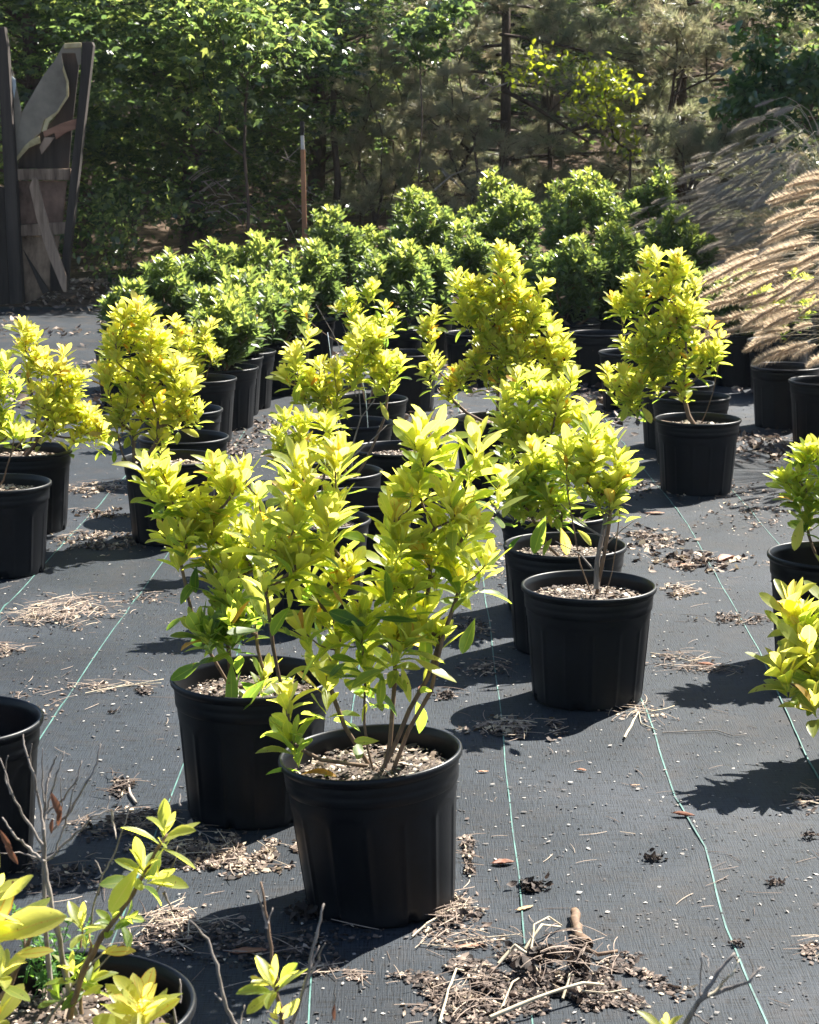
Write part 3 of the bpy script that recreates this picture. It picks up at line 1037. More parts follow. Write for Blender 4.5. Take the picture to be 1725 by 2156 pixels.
# ------------------------------------------------------------------ trees
STAR_V = np.array([(0, 0, 0), (0, 1, -.18), (-.17, .5, .03), (.17, .5, .03), (-.62, .62, -.14), (-.38, .22, .02), (.62, .62, -.14), (.38, .22, .02)], np.float32)
STAR_T = np.array([(0, 3, 1), (0, 1, 2), (0, 2, 4), (0, 4, 5), (0, 6, 3), (0, 7, 6)], np.int32)
OVAL_V = np.array([(0, 0, 0), (-.3, .35, .08), (.3, .35, .08), (0, .4, 0), (-.26, .72, .04), (.26, .72, .04), (0, 1, -.14)], np.float32)
OVAL_T = np.array([(0, 3, 1), (0, 2, 3), (1, 3, 4), (3, 2, 5), (4, 3, 6), (3, 5, 6)], np.int32)

def rand_frames(g, n, tilt=.6):
    """leaves with their faces mostly up, tips drooping outwards"""
    az = g.uniform(0, 2 * np.pi, n)
    dr = g.normal(-.35, tilt, n)
    y = np.stack([np.cos(az) * np.cos(dr), np.sin(az) * np.cos(dr), np.sin(dr)], 1)
    up = np.stack([g.normal(0, .45, n), g.normal(0, .45, n), np.ones(n)], 1)
    x = np.cross(y, up); x /= np.linalg.norm(x, axis=1)[:, None] + 1e-9
    z = np.cross(x, y)
    return np.stack([x, y, z], 2)                     # columns

def cloud(name, centres, per, spread, size, V0, T0, mat, g, tint=(.45, .22), uvtex=False, flat=.55, tvar=None):
    C = np.repeat(np.array([tuple(c) for c in centres], np.float32), per, 0)
    n = len(C)
    off = g.normal(0, 1, (n, 3)) * spread * np.array([1, 1, flat])
    P = C + off
    R = rand_frames(g, n)
    S = size * g.uniform(.65, 1.25, n)
    W = np.einsum('nij,vj->nvi', R, V0) * S[:, None, None] + P[:, None, :]
    v = len(V0)
    T = (T0[None] + (np.arange(n) * v)[:, None, None]).reshape(-1, 3)
    tt = g.normal(tint[0], tint[1], n)
    if tvar is not None:
        tt = tt + np.repeat(g.normal(0, tvar, len(centres)), per)
    return mesh_tris(name, W.reshape(-1, 3), T, mat, False, np.repeat(np.clip(tt, 0, 1), v))

def ellip_points(rng, n, cx, cy, cz, rx, ry, rz, shell=.5, zmin=.2):
    out = []
    while len(out) < n:
        v = Vector((rng.gauss(0, 1), rng.gauss(0, 1), rng.gauss(0, 1))).normalized() * (rng.random() ** shell)
        p = Vector((cx + v.x * rx, cy + v.y * ry, cz + v.z * rz))
        if p.z > zmin:
            out.append(p)
    return out

def limb_mesh(base, pts, rng, tip_r, trunk_r, mat, seg=4, name='trunk'):
    paths, ends, nodes = grow(base, pts, rng, tip_r, .5, seg, power=.46, up=.1)
    V, T = tubes(paths, 6)
    return mesh_tris(name, V, T, mat)

def decid_proto(seed, n, H, R, per=85, low=1.0, size=.085):
    """(trunk mesh, crown mesh), base at the origin"""
    rng = random.Random(seed)
    g = np.random.default_rng(seed)
    pts = ellip_points(rng, n, 0, 0, H * .52, R, R, H * .50, .42, low * .35)
    trunk = [Vector((.05 * math.sin(k * 1.3 + seed), .05 * math.cos(k * 1.7), H * .8 * k / 8)) for k in range(9)]
    tr = [.17 * (1 - .85 * k / 8) * (H / 9) + .012 for k in range(9)]
    paths = [(trunk, tr)]
    for p in pts[::3]:
        h = max(.3, min(H * .78, p.z - .35 * math.hypot(p.x, p.y)))
        q = Vector((.05 * math.sin(h * 1.3), 0, h))
        mid = q.lerp(p, .5) + Vector((0, 0, .08 * (p - q).length))
        L = (p - q).length
        paths.append(([q, q.lerp(mid, .5) + Vector((0, 0, .02)), mid, mid.lerp(p, .5), p], [.03 * L / 2 + .008, .024 * L / 2 + .006, .016 * L / 2 + .005, .006, .003]))
    V, T = tubes(paths, 6)
    return mesh_tris('trunk', V, T, M['trunk']), cloud('crown', pts, per, .20, size, STAR_V, STAR_T, M['maple'], g, (.42, .16), tvar=.16)

PROTO_D = [decid_proto(3, 230, 9.0, 2.2, 72, size=.105), decid_proto(8, 200, 8.0, 2.0, 75, size=.10), decid_proto(12, 190, 11.0, 2.5, 60, 11.0, .10)]

def needles_mesh(name, tufts, per, L, g, mat, w=.0022, tint=(.5, .2)):
    """tufts: list of (point, axis)"""
    n = len(tufts)
    P = np.repeat(np.array([tuple(t[0]) for t in tufts], np.float32), per, 0)
    A = np.repeat(np.array([tuple(t[1]) for t in tufts], np.float32), per, 0)
    m_ = n * per
    r = g.normal(0, 1, (m_, 3))
    r -= (r * A).sum(1)[:, None] * A
    r /= np.linalg.norm(r, axis=1)[:, None]
    th = g.uniform(.25, 1.15, m_)[:, None]
    D = A * np.cos(th) + r * np.sin(th)
    S = P - A * g.uniform(0, .10, m_)[:, None]
    LL = (L * g.uniform(.75, 1.15, m_))[:, None]
    E = S + D * LL + np.array([0, 0, -.10]) * LL
    side = np.cross(D, g.normal(0, 1, (m_, 3)))
    side /= np.linalg.norm(side, axis=1)[:, None] + 1e-9
    V = np.stack([S - side * w, S + side * w, E], 1).reshape(-1, 3)
    T = np.arange(m_ * 3).reshape(-1, 3)
    tt = np.repeat(np.clip(np.repeat(g.normal(tint[0], tint[1], n), per) + g.normal(0, .08, m_), 0, 1), 3)
    return mesh_tris(name, V, T, mat, False, tt)

def pine_proto(seed, H, R, low, nb, tr0=.095, per=40):
    rng = random.Random(seed)
    g = np.random.default_rng(seed)
    trunk = [Vector((.04 * math.sin(k * .9 + seed), .03 * math.cos(k * 1.1), H * k / 9)) for k in range(10)]
    paths = [(trunk, [tr0 * (1 - .88 * k / 9) for k in range(10)])]
    tufts = []
    for b_ in range(nb):
        z = low + (H - low) * (b_ / nb) ** 1.1
        a = b_ * 2.399 + rng.uniform(-.4, .4)
        L = R * (1 - .7 * (z / H)) * rng.uniform(.7, 1.1)
        d = Vector((math.cos(a), math.sin(a), rng.uniform(-.15, .25)))
        s = Vector((-d.y, d.x, 0))
        q = Vector((0, 0, z))
        P = []
        for k in range(7):
            u = k / 6
            P.append(q + d * (L * u) + Vector((0, 0, -.22 * L * u * u + .10 * L * u ** 3)) + s * (.06 * L * math.sin(u * 3 + b_)))
        paths.append((P, [.030 * (1 - .8 * k / 6) for k in range(7)]))
        for k in range(2, 7):
            nsub = 3
            for j in range(nsub):
                u = (k - rng.random()) / 6
                c = P[k - 1].lerp(P[k], rng.random())
                sd_ = rng.choice((-1, 1))
                Lb = L * rng.uniform(.10, .28)
                e = c + (s * sd_ * rng.uniform(.5, 1) + d * rng.uniform(.3, .9) + Vector((0, 0, rng.uniform(-.2, .4)))).normalized() * Lb
                paths.append(([c, c.lerp(e, .5) + Vector((0, 0, .01)), e], [.008, .006, .004]))
                ax = (e - c).normalized()
                for w_ in range(3):
                    f = 1 - w_ * .3
                    tufts.append((c.lerp(e, f) + Vector((rng.uniform(-.03, .03),) * 3), (ax + Vector((rng.uniform(-.4, .4), rng.uniform(-.4, .4), rng.uniform(0, .6)))).normalized()))
        tufts.append((P[-1], d.normalized()))
    V, T = tubes(paths, 5)
    return mesh_tris('trunk', V, T, M['trunk']), needles_mesh('crown', tufts, per, .17, g, M['needle'], .0045, (.5, .22))
PROTO_P = [pine_proto(21, 9.5, 2.7, .5, 58), pine_proto(33, 11.0, 2.9, 1.2, 54)]

def tree(name, proto, x, y, label, cat='tree', s=1.0, rz=0.0, group=None, sxy=1.0, zoff=0.0):
    r = tag(empty(name, (x, y, floor_z(x, y) - .05 + zoff), (0, 0, rz)), label, cat, group)
    r.scale = (s * sxy, s * sxy, s)
    link('trunk', proto[0], r)
    link('crown', proto[1], r)
    return r

GT = 'broadleaf trees along the wood edge'
GP = 'pines in the wood edge'
GB = 'trees deeper in the wood, one like the other'
DEC = [  # x, y, proto, scale, rot, label
    (-4.2, 22.6, 0, .66, .3, 'dark broadleaf tree with foliage to the ground beside the ruined boards'),
    (-2.6, 24.0, 1, .72, 1.4, 'broadleaf tree with pale glinting leaves left of the orange stake'),
    (-6.2, 24.4, 1, .9, 2.0, 'dark broadleaf tree at the left edge behind the ruined boards'),
    (-1.2, 26.6, 0, .6, 4.4, 'shaded broadleaf tree right behind the orange stake'),
    (5.9, 23.8, 1, .9, 5.0, 'broadleaf tree behind the tall shaded grass at the right edge'),
    (-4.6, 28.0, 0, .8, 3.1, 'second-row broadleaf tree filling the gap at upper left'),
]
for x, y, k, s, rz, lb in DEC:
    tree('broadleaf_tree', PROTO_D[k], x, y, lb, s=s, rz=rz, group=GT, sxy=1.35 if s < .9 else 1.1)
for x, y, k, s, rz, lb in [
    (1.22, 26.0, 0, .8, 1.0, 'pine whose brown trunk stands clear above the middle shrubs'),
    (3.4, 25.6, 1, .62, 2.6, 'pine with sunlit low boughs right of the brown trunk'),
    (.2, 28.6, 1, .6, .5, 'slimmer pine left of the brown trunk'),
    (4.7, 28.8, 0, .9, 4.1, 'dark pine at upper right behind the leafy sapling'),
    (-.9, 30.5, 0, .7, 5.2, 'pine behind the shaded broadleaf at upper middle')]:
    tree('pine_tree', PROTO_P[k], x, y, lb, s=s, rz=rz, group=GP, sxy=1.25)
rb = random.Random(77)
for x, y in [(-9.5, 26), (-8, 31), (-2.5, 33), (-6, 35), (2.4, 34), (6.8, 34), (8.8, 28), (-11, 36), (-3.6, 40), (1, 39), (4.6, 40), (9, 38),
             (-8.2, 43), (-1, 45), (6, 45), (13, 34), (13, 42), (-13, 42), (3, 50), (-6, 50), (10, 50), (17, 42), (11, 25.5)]:
    k = rb.choice((0, 1))
    tree('background_tree', PROTO_D[k], x, y, 'broadleaf tree deeper in the dark wood behind the nursery rows', s=rb.uniform(.6, .95), rz=rb.uniform(0, 6.28), group=GB, sxy=rb.uniform(1.3, 1.6))
for x, y, s_ in [(8.0, 23.2, .95), (10.8, 23.5, 1.0), (7.0, 20.7, .9)]:  # trees out of view, added to cast shade on the back rows
    tree('background_tree', PROTO_D[2], x, y, 'unseen tall high-crowned tree at the right, added to shade the back rows', s=s_, rz=rb.uniform(0, 6.28), group='unseen shade trees added at the right')
for x, y in [(-1.5, 36), (3.2, 43), (7.5, 41), (-5, 46), (10.5, 31)]:
    tree('background_tree', PROTO_P[rb.randrange(2)], x, y, 'pine deeper in the dark wood, bare-trunked among the broadleaf trees', s=rb.uniform(.6, .9), rz=rb.uniform(0, 6.28), group='pines deeper in the wood')

# tall slender saplings and bare trunks seen among them
def bare_trunk(name, pts, Y, r0, r1, label, mat='trunk', cat='slender tree', group=None):
    P = [on_y(a, b_, Y) for a, b_ in pts]
    V, T = tubes([(P, [r0 + (r1 - r0) * i / (len(P) - 1) for i in range(len(P))])], 8)
    r = tag(empty(name, (P[0].x, Y, floor_z(P[0].x, Y))), label, cat, group)
    link('trunk', mesh_tris('trunk', [v - r.location for v in V], T, M[mat]), r)
    return r
bare_trunk('slender_tree', [(940, 520), (938, 400), (942, 250), (936, 100), (945, -60), (930, -500)], 27.4, .045, .03, 'thin dark trunk left of the brown pine trunk', group='thin trunks in the wood')
bare_trunk('slender_tree', [(705, 480), (712, 380), (700, 250), (708, 100), (722, -60), (740, -500)], 25.0, .05, .03, 'thin dark trunk just right of the orange stake', group='thin trunks in the wood')
bare_trunk('slender_tree', [(760, 500), (770, 300), (765, 100), (785, -100), (790, -500)], 27.0, .04, .02, 'thin dark trunk between the stake and the pines', group='thin trunks in the wood')
bare_trunk('slender_tree', [(1165, 470), (1158, 300), (1166, 120), (1160, -100), (1168, -500)], 27.6, .035, .02, 'thin dark trunk right of the brown pine trunk', group='thin trunks in the wood')
bare_trunk('slender_tree', [(1440, 420), (1432, 240), (1428, 60), (1424, -300)], 27.0, .05, .03, 'thin dark trunk at upper right', group='thin trunks in the wood')

def brush(name, label, seeds, Y, r, mat, cat='dead branch', group=None):
    paths = []
    for pts in seeds:
        P = [on_y(a, b_, Y + .12 * math.sin(i * 1.9 + a)) for i, (a, b_) in enumerate(pts)]
        paths.append((P, [r * (1 - .6 * i / (len(P) - 1)) for i in range(len(P))]))
    V, T = tubes(paths, 5)
    return tag(link(name, mesh_tris(name, V, T, M[mat])), label, cat, group)
brush('dead_branch', 'dark bough crossing right of the brown pine trunk', [[(1110, 310), (1160, 285), (1230, 268), (1320, 262), (1420, 268)], [(1060, 190), (1110, 215), (1180, 260), (1240, 300)], [(1230, 268), (1260, 240), (1300, 230)], [(1160, 285), (1190, 310), (1240, 330)]], 25.2, .035, 'trunk')
brush('dead_branch', 'pale arched dead branch left of the brown pine trunk', [[(1015, 215), (1040, 185), (1075, 172), (1100, 180)], [(1040, 185), (1020, 175)]], 24.6, .014, 'pale_branch')
brush('dead_branch', 'dark curved fallen bough below the pines', [[(970, 360), (990, 320), (1010, 295), (1040, 285), (1060, 300)], [(990, 320), (970, 300)]], 24.8, .03, 'trunk')
brush('dead_branch', 'pale crossed sticks under the pine left of centre', [[(915, 400), (950, 370), (985, 355)], [(930, 355), (960, 385), (975, 400)], [(940, 372), (925, 352)]], 24.2, .016, 'pale_branch')
rr = random.Random(4)
sd_ = []
for k in range(26):
    x, y = rr.uniform(395, 520), rr.uniform(375, 455)
    a, L = rr.uniform(-.9, .9), rr.uniform(20, 60)
    sd_.append([(x, y), (x + L * .5 * math.cos(a), y + L * .5 * math.sin(a) - rr.uniform(0, 8)), (x + L * math.cos(a), y + L * math.sin(a))])
brush('brush_heap', 'heap of pale dead twigs glinting under the left trees', sd_, 22.9, .008, 'pale_branch', 'brush heap')
sd_ = []
for k in range(14):
    x, y = rr.uniform(590, 640), rr.uniform(300, 480)
    a, L = rr.uniform(-1.4, 1.4), rr.uniform(20, 50)
    sd_.append([(x, y), (x + L * .5 * math.cos(a), y + L * .5 * math.sin(a)), (x + L * math.cos(a), y + L * math.sin(a))])
brush('brush_heap', 'thin pale twigs tangled left of the orange stake', sd_, 22.6, .006, 'pale_branch', 'brush heap')

# leafy saplings in front of the wood
def sapling(name, blobs, Y, label, mat, size, per, tint, V0, T0, cat='sapling', stem_px=None, spread=.11):
    rng = random.Random(int(blobs[0][0]))
    g = np.random.default_rng(int(blobs[0][0]))
    pts = []
    for bx, by, r in blobs:
        c = on_y(bx, by, Y)
        R = r * mpp(Y)
        for _ in range(max(2, int(5 * (R / .25) ** 2))):
            v = Vector((rng.gauss(0, .55), rng.gauss(0, .7), rng.gauss(0, .5))) * R
            pts.append(c + v)
    bx = stem_px or blobs[-1][0]
    b0 = on_y(bx, 500, Y)
    base = Vector((b0.x, Y, floor_z(b0.x, Y)))
    r = tag(empty(name, base), label, cat)
    pts = [p - base for p in pts]
    r_ = limb_mesh(Vector((0, 0, 0)), pts, rng, .003, .03, M['trunk'], 4, 'stem')
    link('stem', r_, r)
    link('crown', cloud('crown', pts, per, spread, size, V0, T0, M[mat], g, tint, tvar=.15, flat=.7), r)
    return r
sapling('sapling', [(1130, 150, 40), (1170, 135, 30), (1230, 160, 35), (1270, 175, 45), (1240, 215, 45), (1300, 240, 40), (1290, 200, 40), (1320, 300, 30), (1120, 110, 30)], 23.2,
        'backlit yellow-green sapling between the pines', 'sapling', .08, 28, (.62, .25), OVAL_V, OVAL_T, stem_px=1260)
sapling('sapling', [(1560, 180, 50), (1620, 160, 50), (1680, 150, 60), (1710, 200, 60), (1640, 220, 50), (1600, 250, 45), (1560, 215, 30), (1690, 260, 40), (1600, 120, 50)], 21.5,
        'large-leaved sapling with white glints at upper right', 'glossy', .12, 34, (.6, .25), OVAL_V, OVAL_T, stem_px=1650)
sapling('sapling', [(480, 60, 70), (560, 40, 50), (430, 90, 60), (500, 140, 60), (420, 210, 60), (470, 190, 40), (620, 70, 50), (380, 30, 50), (450, 10, 50)], 21.8,
        'sunlit pale-leaved bough tree at upper left', 'maple', .10, 26, (.50, .2), STAR_V, STAR_T, stem_px=520, spread=.16)
sapling('sapling', [(240, 480, 50), (290, 520, 45), (200, 540, 40), (260, 560, 40), (330, 440, 50), (300, 400, 40), (215, 450, 40)], 21.3,
        'low leafy thicket right of the ruined boards', 'maple', .075, 34, (.6, .2), OVAL_V, OVAL_T, 'thicket', stem_px=250)
sapling('sapling', [(900, 30, 40), (880, 60, 40), (905, 120, 35), (950, 10, 40)], 22.5,
        'dark drooping leafy bough at top centre', 'maple', .11, 34, (.3, .15), STAR_V, STAR_T, stem_px=870)

# pine boughs with sunlit needles in front
def bough(blobs, Y, label, tint, per=46, L=.17):
    rng = random.Random(int(blobs[0][0]) + 3)
    g = np.random.default_rng(int(blobs[0][0]) + 3)
    tf, pts = [], []
    for bx, by, r in blobs:
        c = on_y(bx, by, Y)
        R = r * mpp(Y)
        for _ in range(max(3, int(13 * (R / .25) ** 2))):
            p = c + Vector((rng.gauss(0, .6), rng.gauss(0, .9), rng.gauss(0, .4))) * R
            pts.append(p)
            for _k in range(2):
                tf.append((p + Vector((rng.uniform(-.06, .06), rng.uniform(-.06, .06), rng.uniform(-.04, .04))), Vector((rng.uniform(-1, 1), rng.uniform(-1, 1), rng.uniform(.1, 1.2))).normalized()))
    b0 = on_y(blobs[-1][0], 500, Y)
    base = Vector((b0.x, Y + .4, floor_z(b0.x, Y)))
    r = tag(empty('young_pine', base), label, 'young pine', 'young pines at the wood edge')
    pts = [p - base for p in pts]
    link('trunk', limb_mesh(Vector((0, 0, 0)), pts[::2], rng, .004, .03, M['trunk'], 4), r)
    link('crown', needles_mesh('crown', [(p - base, a) for p, a in tf], per, L, g, M['needle'], .0038, tint), r)
bough([(1400, 275, 40), (1460, 290, 45), (1520, 285, 45), (1570, 290, 35), (1440, 320, 40), (1500, 310, 40)], 22.4, 'young pine with bright green needle fans right of centre', (.55, .15), 70)
bough([(950, 220, 50), (900, 240, 40), (940, 150, 40), (990, 240, 50), (1020, 60, 40), (960, 290, 40), (900, 330, 50), (1000, 400, 50), (950, 440, 50), (1050, 290, 40), (1060, 360, 40), (1030, 430, 40)], 24.4, 'young pine with dusty tan needles left of the brown trunk', (.7, .16))
bough([(1480, 60, 60), (1540, 90, 50), (1460, 110, 50), (1400, 60, 50), (1360, 20, 50)], 24.2, 'pine boughs with pale needles hanging at upper right', (.65, .16))
bough([(780, 190, 60), (820, 260, 60), (760, 300, 50), (850, 350, 60), (800, 400, 60), (860, 170, 50), (820, 90, 60)], 25.0, 'dusty young pine left of centre', (.55, .2))
bough([(1250, 60, 60), (1180, 40, 60), (1330, 110, 60), (1360, 200, 60), (1390, 370, 50), (1300, 360, 60), (1200, 380, 60), (1120, 390, 50)], 25.6, 'dark young pine behind the tallest green shrub', (.35, .18))

# ------------------------------------------------------------------ ruined boards at the left
def slab(name, poly, Y, thick, mat, parent, off):
    """outline on the view of the photograph, stood up at distance Y and given real thickness"""
    P = [on_y(a, b_, Y) - off for a, b_ in poly]
    n = len(P)
    V = [tuple(p) for p in P] + [(p.x, p.y + thick, p.z) for p in P]
    F = [tuple(range(n - 1, -1, -1)), tuple(range(n, 2 * n))] + [(i, (i + 1) % n, n + (i + 1) % n, n + i) for i in range(n)]
    me = mesh_py(name, V, F, M[mat])
    o = link(name, me, parent)
    bv = o.modifiers.new('bevel', 'BEVEL'); bv.width = .004; bv.segments = 1
    return o
def cp(pts):
    return [(.3023 * a, 38.3 + .3023 * b_) for a, b_ in pts]
YR = 20.2
r0 = on_y(70, 640, YR)
ruin = tag(empty('ruined_board_frame', (r0.x, YR, 0)), 'leaning ruined frame of dark posts and stained boards at the left edge', 'ruined frame')
off = Vector((r0.x, YR, 0))
slab('post', cp([(-40, 60), (30, 60), (52, 200), (105, 1010), (160, 1985), (70, 1995), (30, 1180), (5, 640)]), YR - .16, .14, 'dark_wood', ruin, off)
slab('post', cp([(572, 165), (640, 165), (650, 190), (600, 620), (480, 1700), (470, 1890), (410, 1890), (480, 1200), (545, 600), (565, 330)]), YR - .12, .14, 'dark_wood', ruin, off)
slab('board', cp([(-60, 1150), (28, 1180), (68, 1990), (-60, 2000)]), YR - .1, .05, 'dark_wood', ruin, off)
slab('board', cp([(425, 240), (528, 240), (550, 330), (500, 780), (480, 1046), (110, 1046), (180, 900), (380, 700), (478, 480)]), YR + .06, .03, 'dark_wood', ruin, off)
slab('torn_sheet', cp([(445, 180), (568, 172), (566, 320), (545, 330), (525, 244), (428, 244), (442, 330), (470, 440), (468, 545), (395, 655), (310, 705), (285, 795), (240, 835), (175, 890), (110, 990), (100, 900), (150, 660), (300, 400), (385, 290)]), YR - .02, .012, 'sheet', ruin, off)
slab('torn_edge', cp([(448, 174), (566, 168), (566, 205), (445, 212)]), YR - .036, .014, 'torn_edge', ruin, off)
slab('torn_edge', cp([(442, 330), (478, 440), (480, 545), (405, 660), (345, 720), (322, 790), (292, 790), (315, 705), (395, 650), (462, 540), (462, 445), (436, 360)]), YR - .037, .015, 'torn_edge', ruin, off)
slab('torn_edge', cp([(275, 820), (285, 870), (255, 880), (200, 905), (105, 1010), (100, 990), (170, 890), (220, 845)]), YR - .038, .015, 'torn_edge', ruin, off)
slab('hanging_sheet', cp([(52, 250), (100, 400), (150, 640), (152, 940), (104, 990), (60, 300)]), YR - .012, .008, 'sheet', ruin, off)
slab('blue_scrap', cp([(80, 400), (108, 425), (112, 470), (100, 560), (82, 470)]), YR - .03, .006, 'blue_scrap', ruin, off)
slab('broken_board', cp([(300, 790), (420, 735), (546, 695), (530, 772), (470, 790), (390, 845), (380, 800), (310, 830)]), YR - .055, .03, 'red_wood', ruin, off)
slab('broken_board', cp([(310, 830), (380, 830), (345, 880), (290, 950), (275, 900)]), YR - .05, .02, 'grey_wood', ruin, off)
slab('rail', cp([(105, 1052), (490, 1048), (486, 1128), (112, 1126)]), YR - .05, .06, 'grey_wood', ruin, off)
slab('panel', cp([(118, 1132), (468, 1134), (436, 1425), (140, 1435)]), YR + .0, .02, 'panel', ruin, off)
slab('rail', cp([(146, 1442), (466, 1418), (456, 1500), (400, 1508), (145, 1518)]), YR - .05, .06, 'grey_wood', ruin, off)
slab('panel', cp([(143, 1522), (418, 1512), (400, 1640), (352, 1640), (348, 1900), (240, 1965), (162, 1980)]), YR + .002, .02, 'pale_panel', ruin, off)
slab('panel', cp([(352, 1644), (412, 1644), (412, 1900), (350, 1900)]), YR + .01, .02, 'dark_wood', ruin, off)
slab('brace', cp([(205, 1175), (232, 1105), (262, 1125), (300, 1300), (380, 1560), (462, 1800), (462, 1910), (440, 1905), (330, 1640), (255, 1400)]), YR - .19, .05, 'grey_wood', ruin, off)
slab('brace', cp([(160, 1610), (178, 1640), (345, 1900), (300, 1925)]), YR - .03, .022, 'dark_wood', ruin, off)
# low mound at its foot
def mound(px0, px1, py, h, label):
    a, b_ = on_z(px0, py), on_z(px1, py)
    V, T = [], []
    nx, ny = 40, 12
    for j in range(ny + 1):
        for i in range(nx + 1):
            u, v = i / nx, j / ny
            x = a.x + (b_.x - a.x) * u
            y = a.y - .7 + 1.9 * v
            e = math.sin(math.pi * v) * min(1, 6 * u, 6 * (1 - u))
            V.append((x, y, -.02 + h * e * (.8 + .5 * noise.noise(Vector((x * 3, y * 3, 0)))) + .01 * noise.noise(Vector((x * 14, y * 14, 0)))))
    for j in range(ny):
        for i in range(nx):
            q = j * (nx + 1) + i
            T += [(q, q + 1, q + nx + 2), (q, q + nx + 2, q + nx + 1)]
    tag(link('soil_bank', mesh_tris('soil_bank', V, T, M['soil'])), label, None, None, 'structure')
    rng = random.Random(9)
    V, T, N = [], [], []
    for _ in range(700):
        u, v = rng.random(), rng.random()
        x = a.x + (b_.x - a.x) * u
        y = a.y - .7 + 1.6 * v
        flake_geo(rng, V, T, N, Vector((x, y, h * math.sin(math.pi * min(1, v * .85)) * .95 + .02)), rng.uniform(.015, .045), min(1, max(0, rng.gauss(.75, .18))), .4)
    tag(link('bank_leaf_litter', mesh_tris('bank_leaf_litter', V, T, M['litter'], False, N)), 'pale leaves on the low bank before the ruined boards', None, None, 'stuff')
mound(-60, 250, 628, .16, 'low bank at the foot of the ruined boards')
# orange stake
Ys = 20.6
s0 = on_y(641, 480, Ys)
st = tag(empty('wooden_stake', (s0.x, Ys, 0)), 'upright orange-brown stake with a pale top before the dark trees', 'stake')
def squared(name, z0, z1, w0, w1, dx0, dx1, mat):
    V = [(dx0 - w0, -w0, z0), (dx0 + w0, -w0, z0), (dx0 + w0, w0, z0), (dx0 - w0, w0, z0), (dx1 - w1, -w1, z1), (dx1 + w1, -w1, z1), (dx1 + w1, w1, z1), (dx1 - w1, w1, z1)]
    F = [(0, 3, 2, 1), (4, 5, 6, 7), (0, 1, 5, 4), (1, 2, 6, 5), (2, 3, 7, 6), (3, 0, 4, 7)]
    link(name, mesh_py(name, V, F, M[mat]), st)
zt = on_y(640, 315, Ys).z
zt2 = on_y(640, 285, Ys).z
zt3 = on_y(640, 255, Ys).z
squared('post', -.05, zt, .026, .022, .01, -.008, 'stake')
squared('stake_top', zt + .002, zt2, .018, .017, -.008, -.012, 'white_cap')
squared('cap', zt2 + .002, zt3, .022, .020, -.012, -.012, 'dark_wood')

# woodland air: one even box of pale haze round the camera and the scene
m, nt, out = new_mat('haze')
pv = nt.nodes.new('ShaderNodeVolumePrincipled')
pv.inputs['Color'].default_value = (.82, .9, 1.0, 1)
pv.inputs['Density'].default_value = HAZE
pv.inputs['Anisotropy'].default_value = 0.35
nt.links.new(pv.outputs[0], out.inputs['Volume'])
V, F = box(-110, 110, -12, 142, -2.3, 17.5)
tag(link('haze', mesh_py('haze', V, F, m)), 'thin pale air haze over the whole yard', None, None, 'stuff')

# ================================================================== POTTED SHRUBS IN FRONT
shrub(803, 1580, [
    (880, 915, 22), (955, 955, 62), (1000, 985, 40), (905, 1025, 60), (1062, 1010, 24), (850, 1105, 55), (930, 1100, 70), (1000, 1150, 50),
    (900, 1190, 75), (975, 1225, 55), (850, 1270, 60), (905, 1300, 50), (742, 1195, 34), (700, 1225, 50), (768, 1262, 48), (830, 1345, 28),
    (640, 1005, 55), (590, 1060, 50), (690, 995, 45), (655, 1075, 60), (570, 1130, 50), (625, 1170, 55), (560, 1240, 40), (640, 1250, 50), (690, 1130, 35),
    (700, 1300, 40), (640, 1330, 36, -.05, -.1), (860, 1350, 34, -.05, -.1), (760, 1330, 40, -.05, -.12), (770, 1410, 24, 0, -.05), (930, 1340, 30), (612, 1562, 22, -.05, -.25), (603, 1470, 24, 0, .05), (690, 1430, 26, 0, 0), (715, 1345, 30)],
    'big front shrub in the nearest tilted pot, tall bare-stemmed and yellow topped', tint=.70, size=.082, mix=0, tilt=(0, -4.0), seed=3, dens=1.12, n_leaf=(9, 13), stems=6, low=1.2,
    extra=[(870, 1385, 960, 1440, -.06, .72), (868, 1372, 935, 1395, -.1, .55), (845, 1400, 862, 1480, -.05, .6), (730, 1395, 690, 1420, -.1, .15), (812, 1410, 735, 1435, -.08, .4),
           (805, 1415, 800, 1490, -.06, .3), (800, 1560, 745, 1562, -.12, .35), (775, 1320, 690, 1290, -.08, .1), (790, 1300, 880, 1312, -.1, .1), (700, 1240, 722, 1275, -.1, 1.0)],
    base=on_z(800, 1600, .33).x)
shrub(530, 1422, [
    (338, 985, 40), (458, 1000, 48), (395, 1060, 50), (500, 1035, 45), (440, 1110, 55), (520, 1115, 50), (395, 1130, 45), (475, 1170, 50), (350, 1030, 30), (380, 1180, 24), (545, 1190, 30),
    (470, 1265, 60, -.1, -.2), (430, 1320, 45, -.12, -.24), (520, 1300, 40, -.08, -.2), (560, 1420, 20, -.1, -.1)],
    'shrub in the pot just behind the front one, with a dark green lower whorl', tint=.68, size=.080, mix=1, seed=5, dens=1.5, stems=4, low=.8, n_leaf=(9, 13),
    extra=[(487, 1395, 487, 1500, -.15, .25), (560, 1430, 500, 1495, -.2, .25), (415, 1190, 405, 1250, -.05, .12), (500, 1205, 580, 1290, -.15, .55)],
    base=on_z(505, 1430, .33).x)
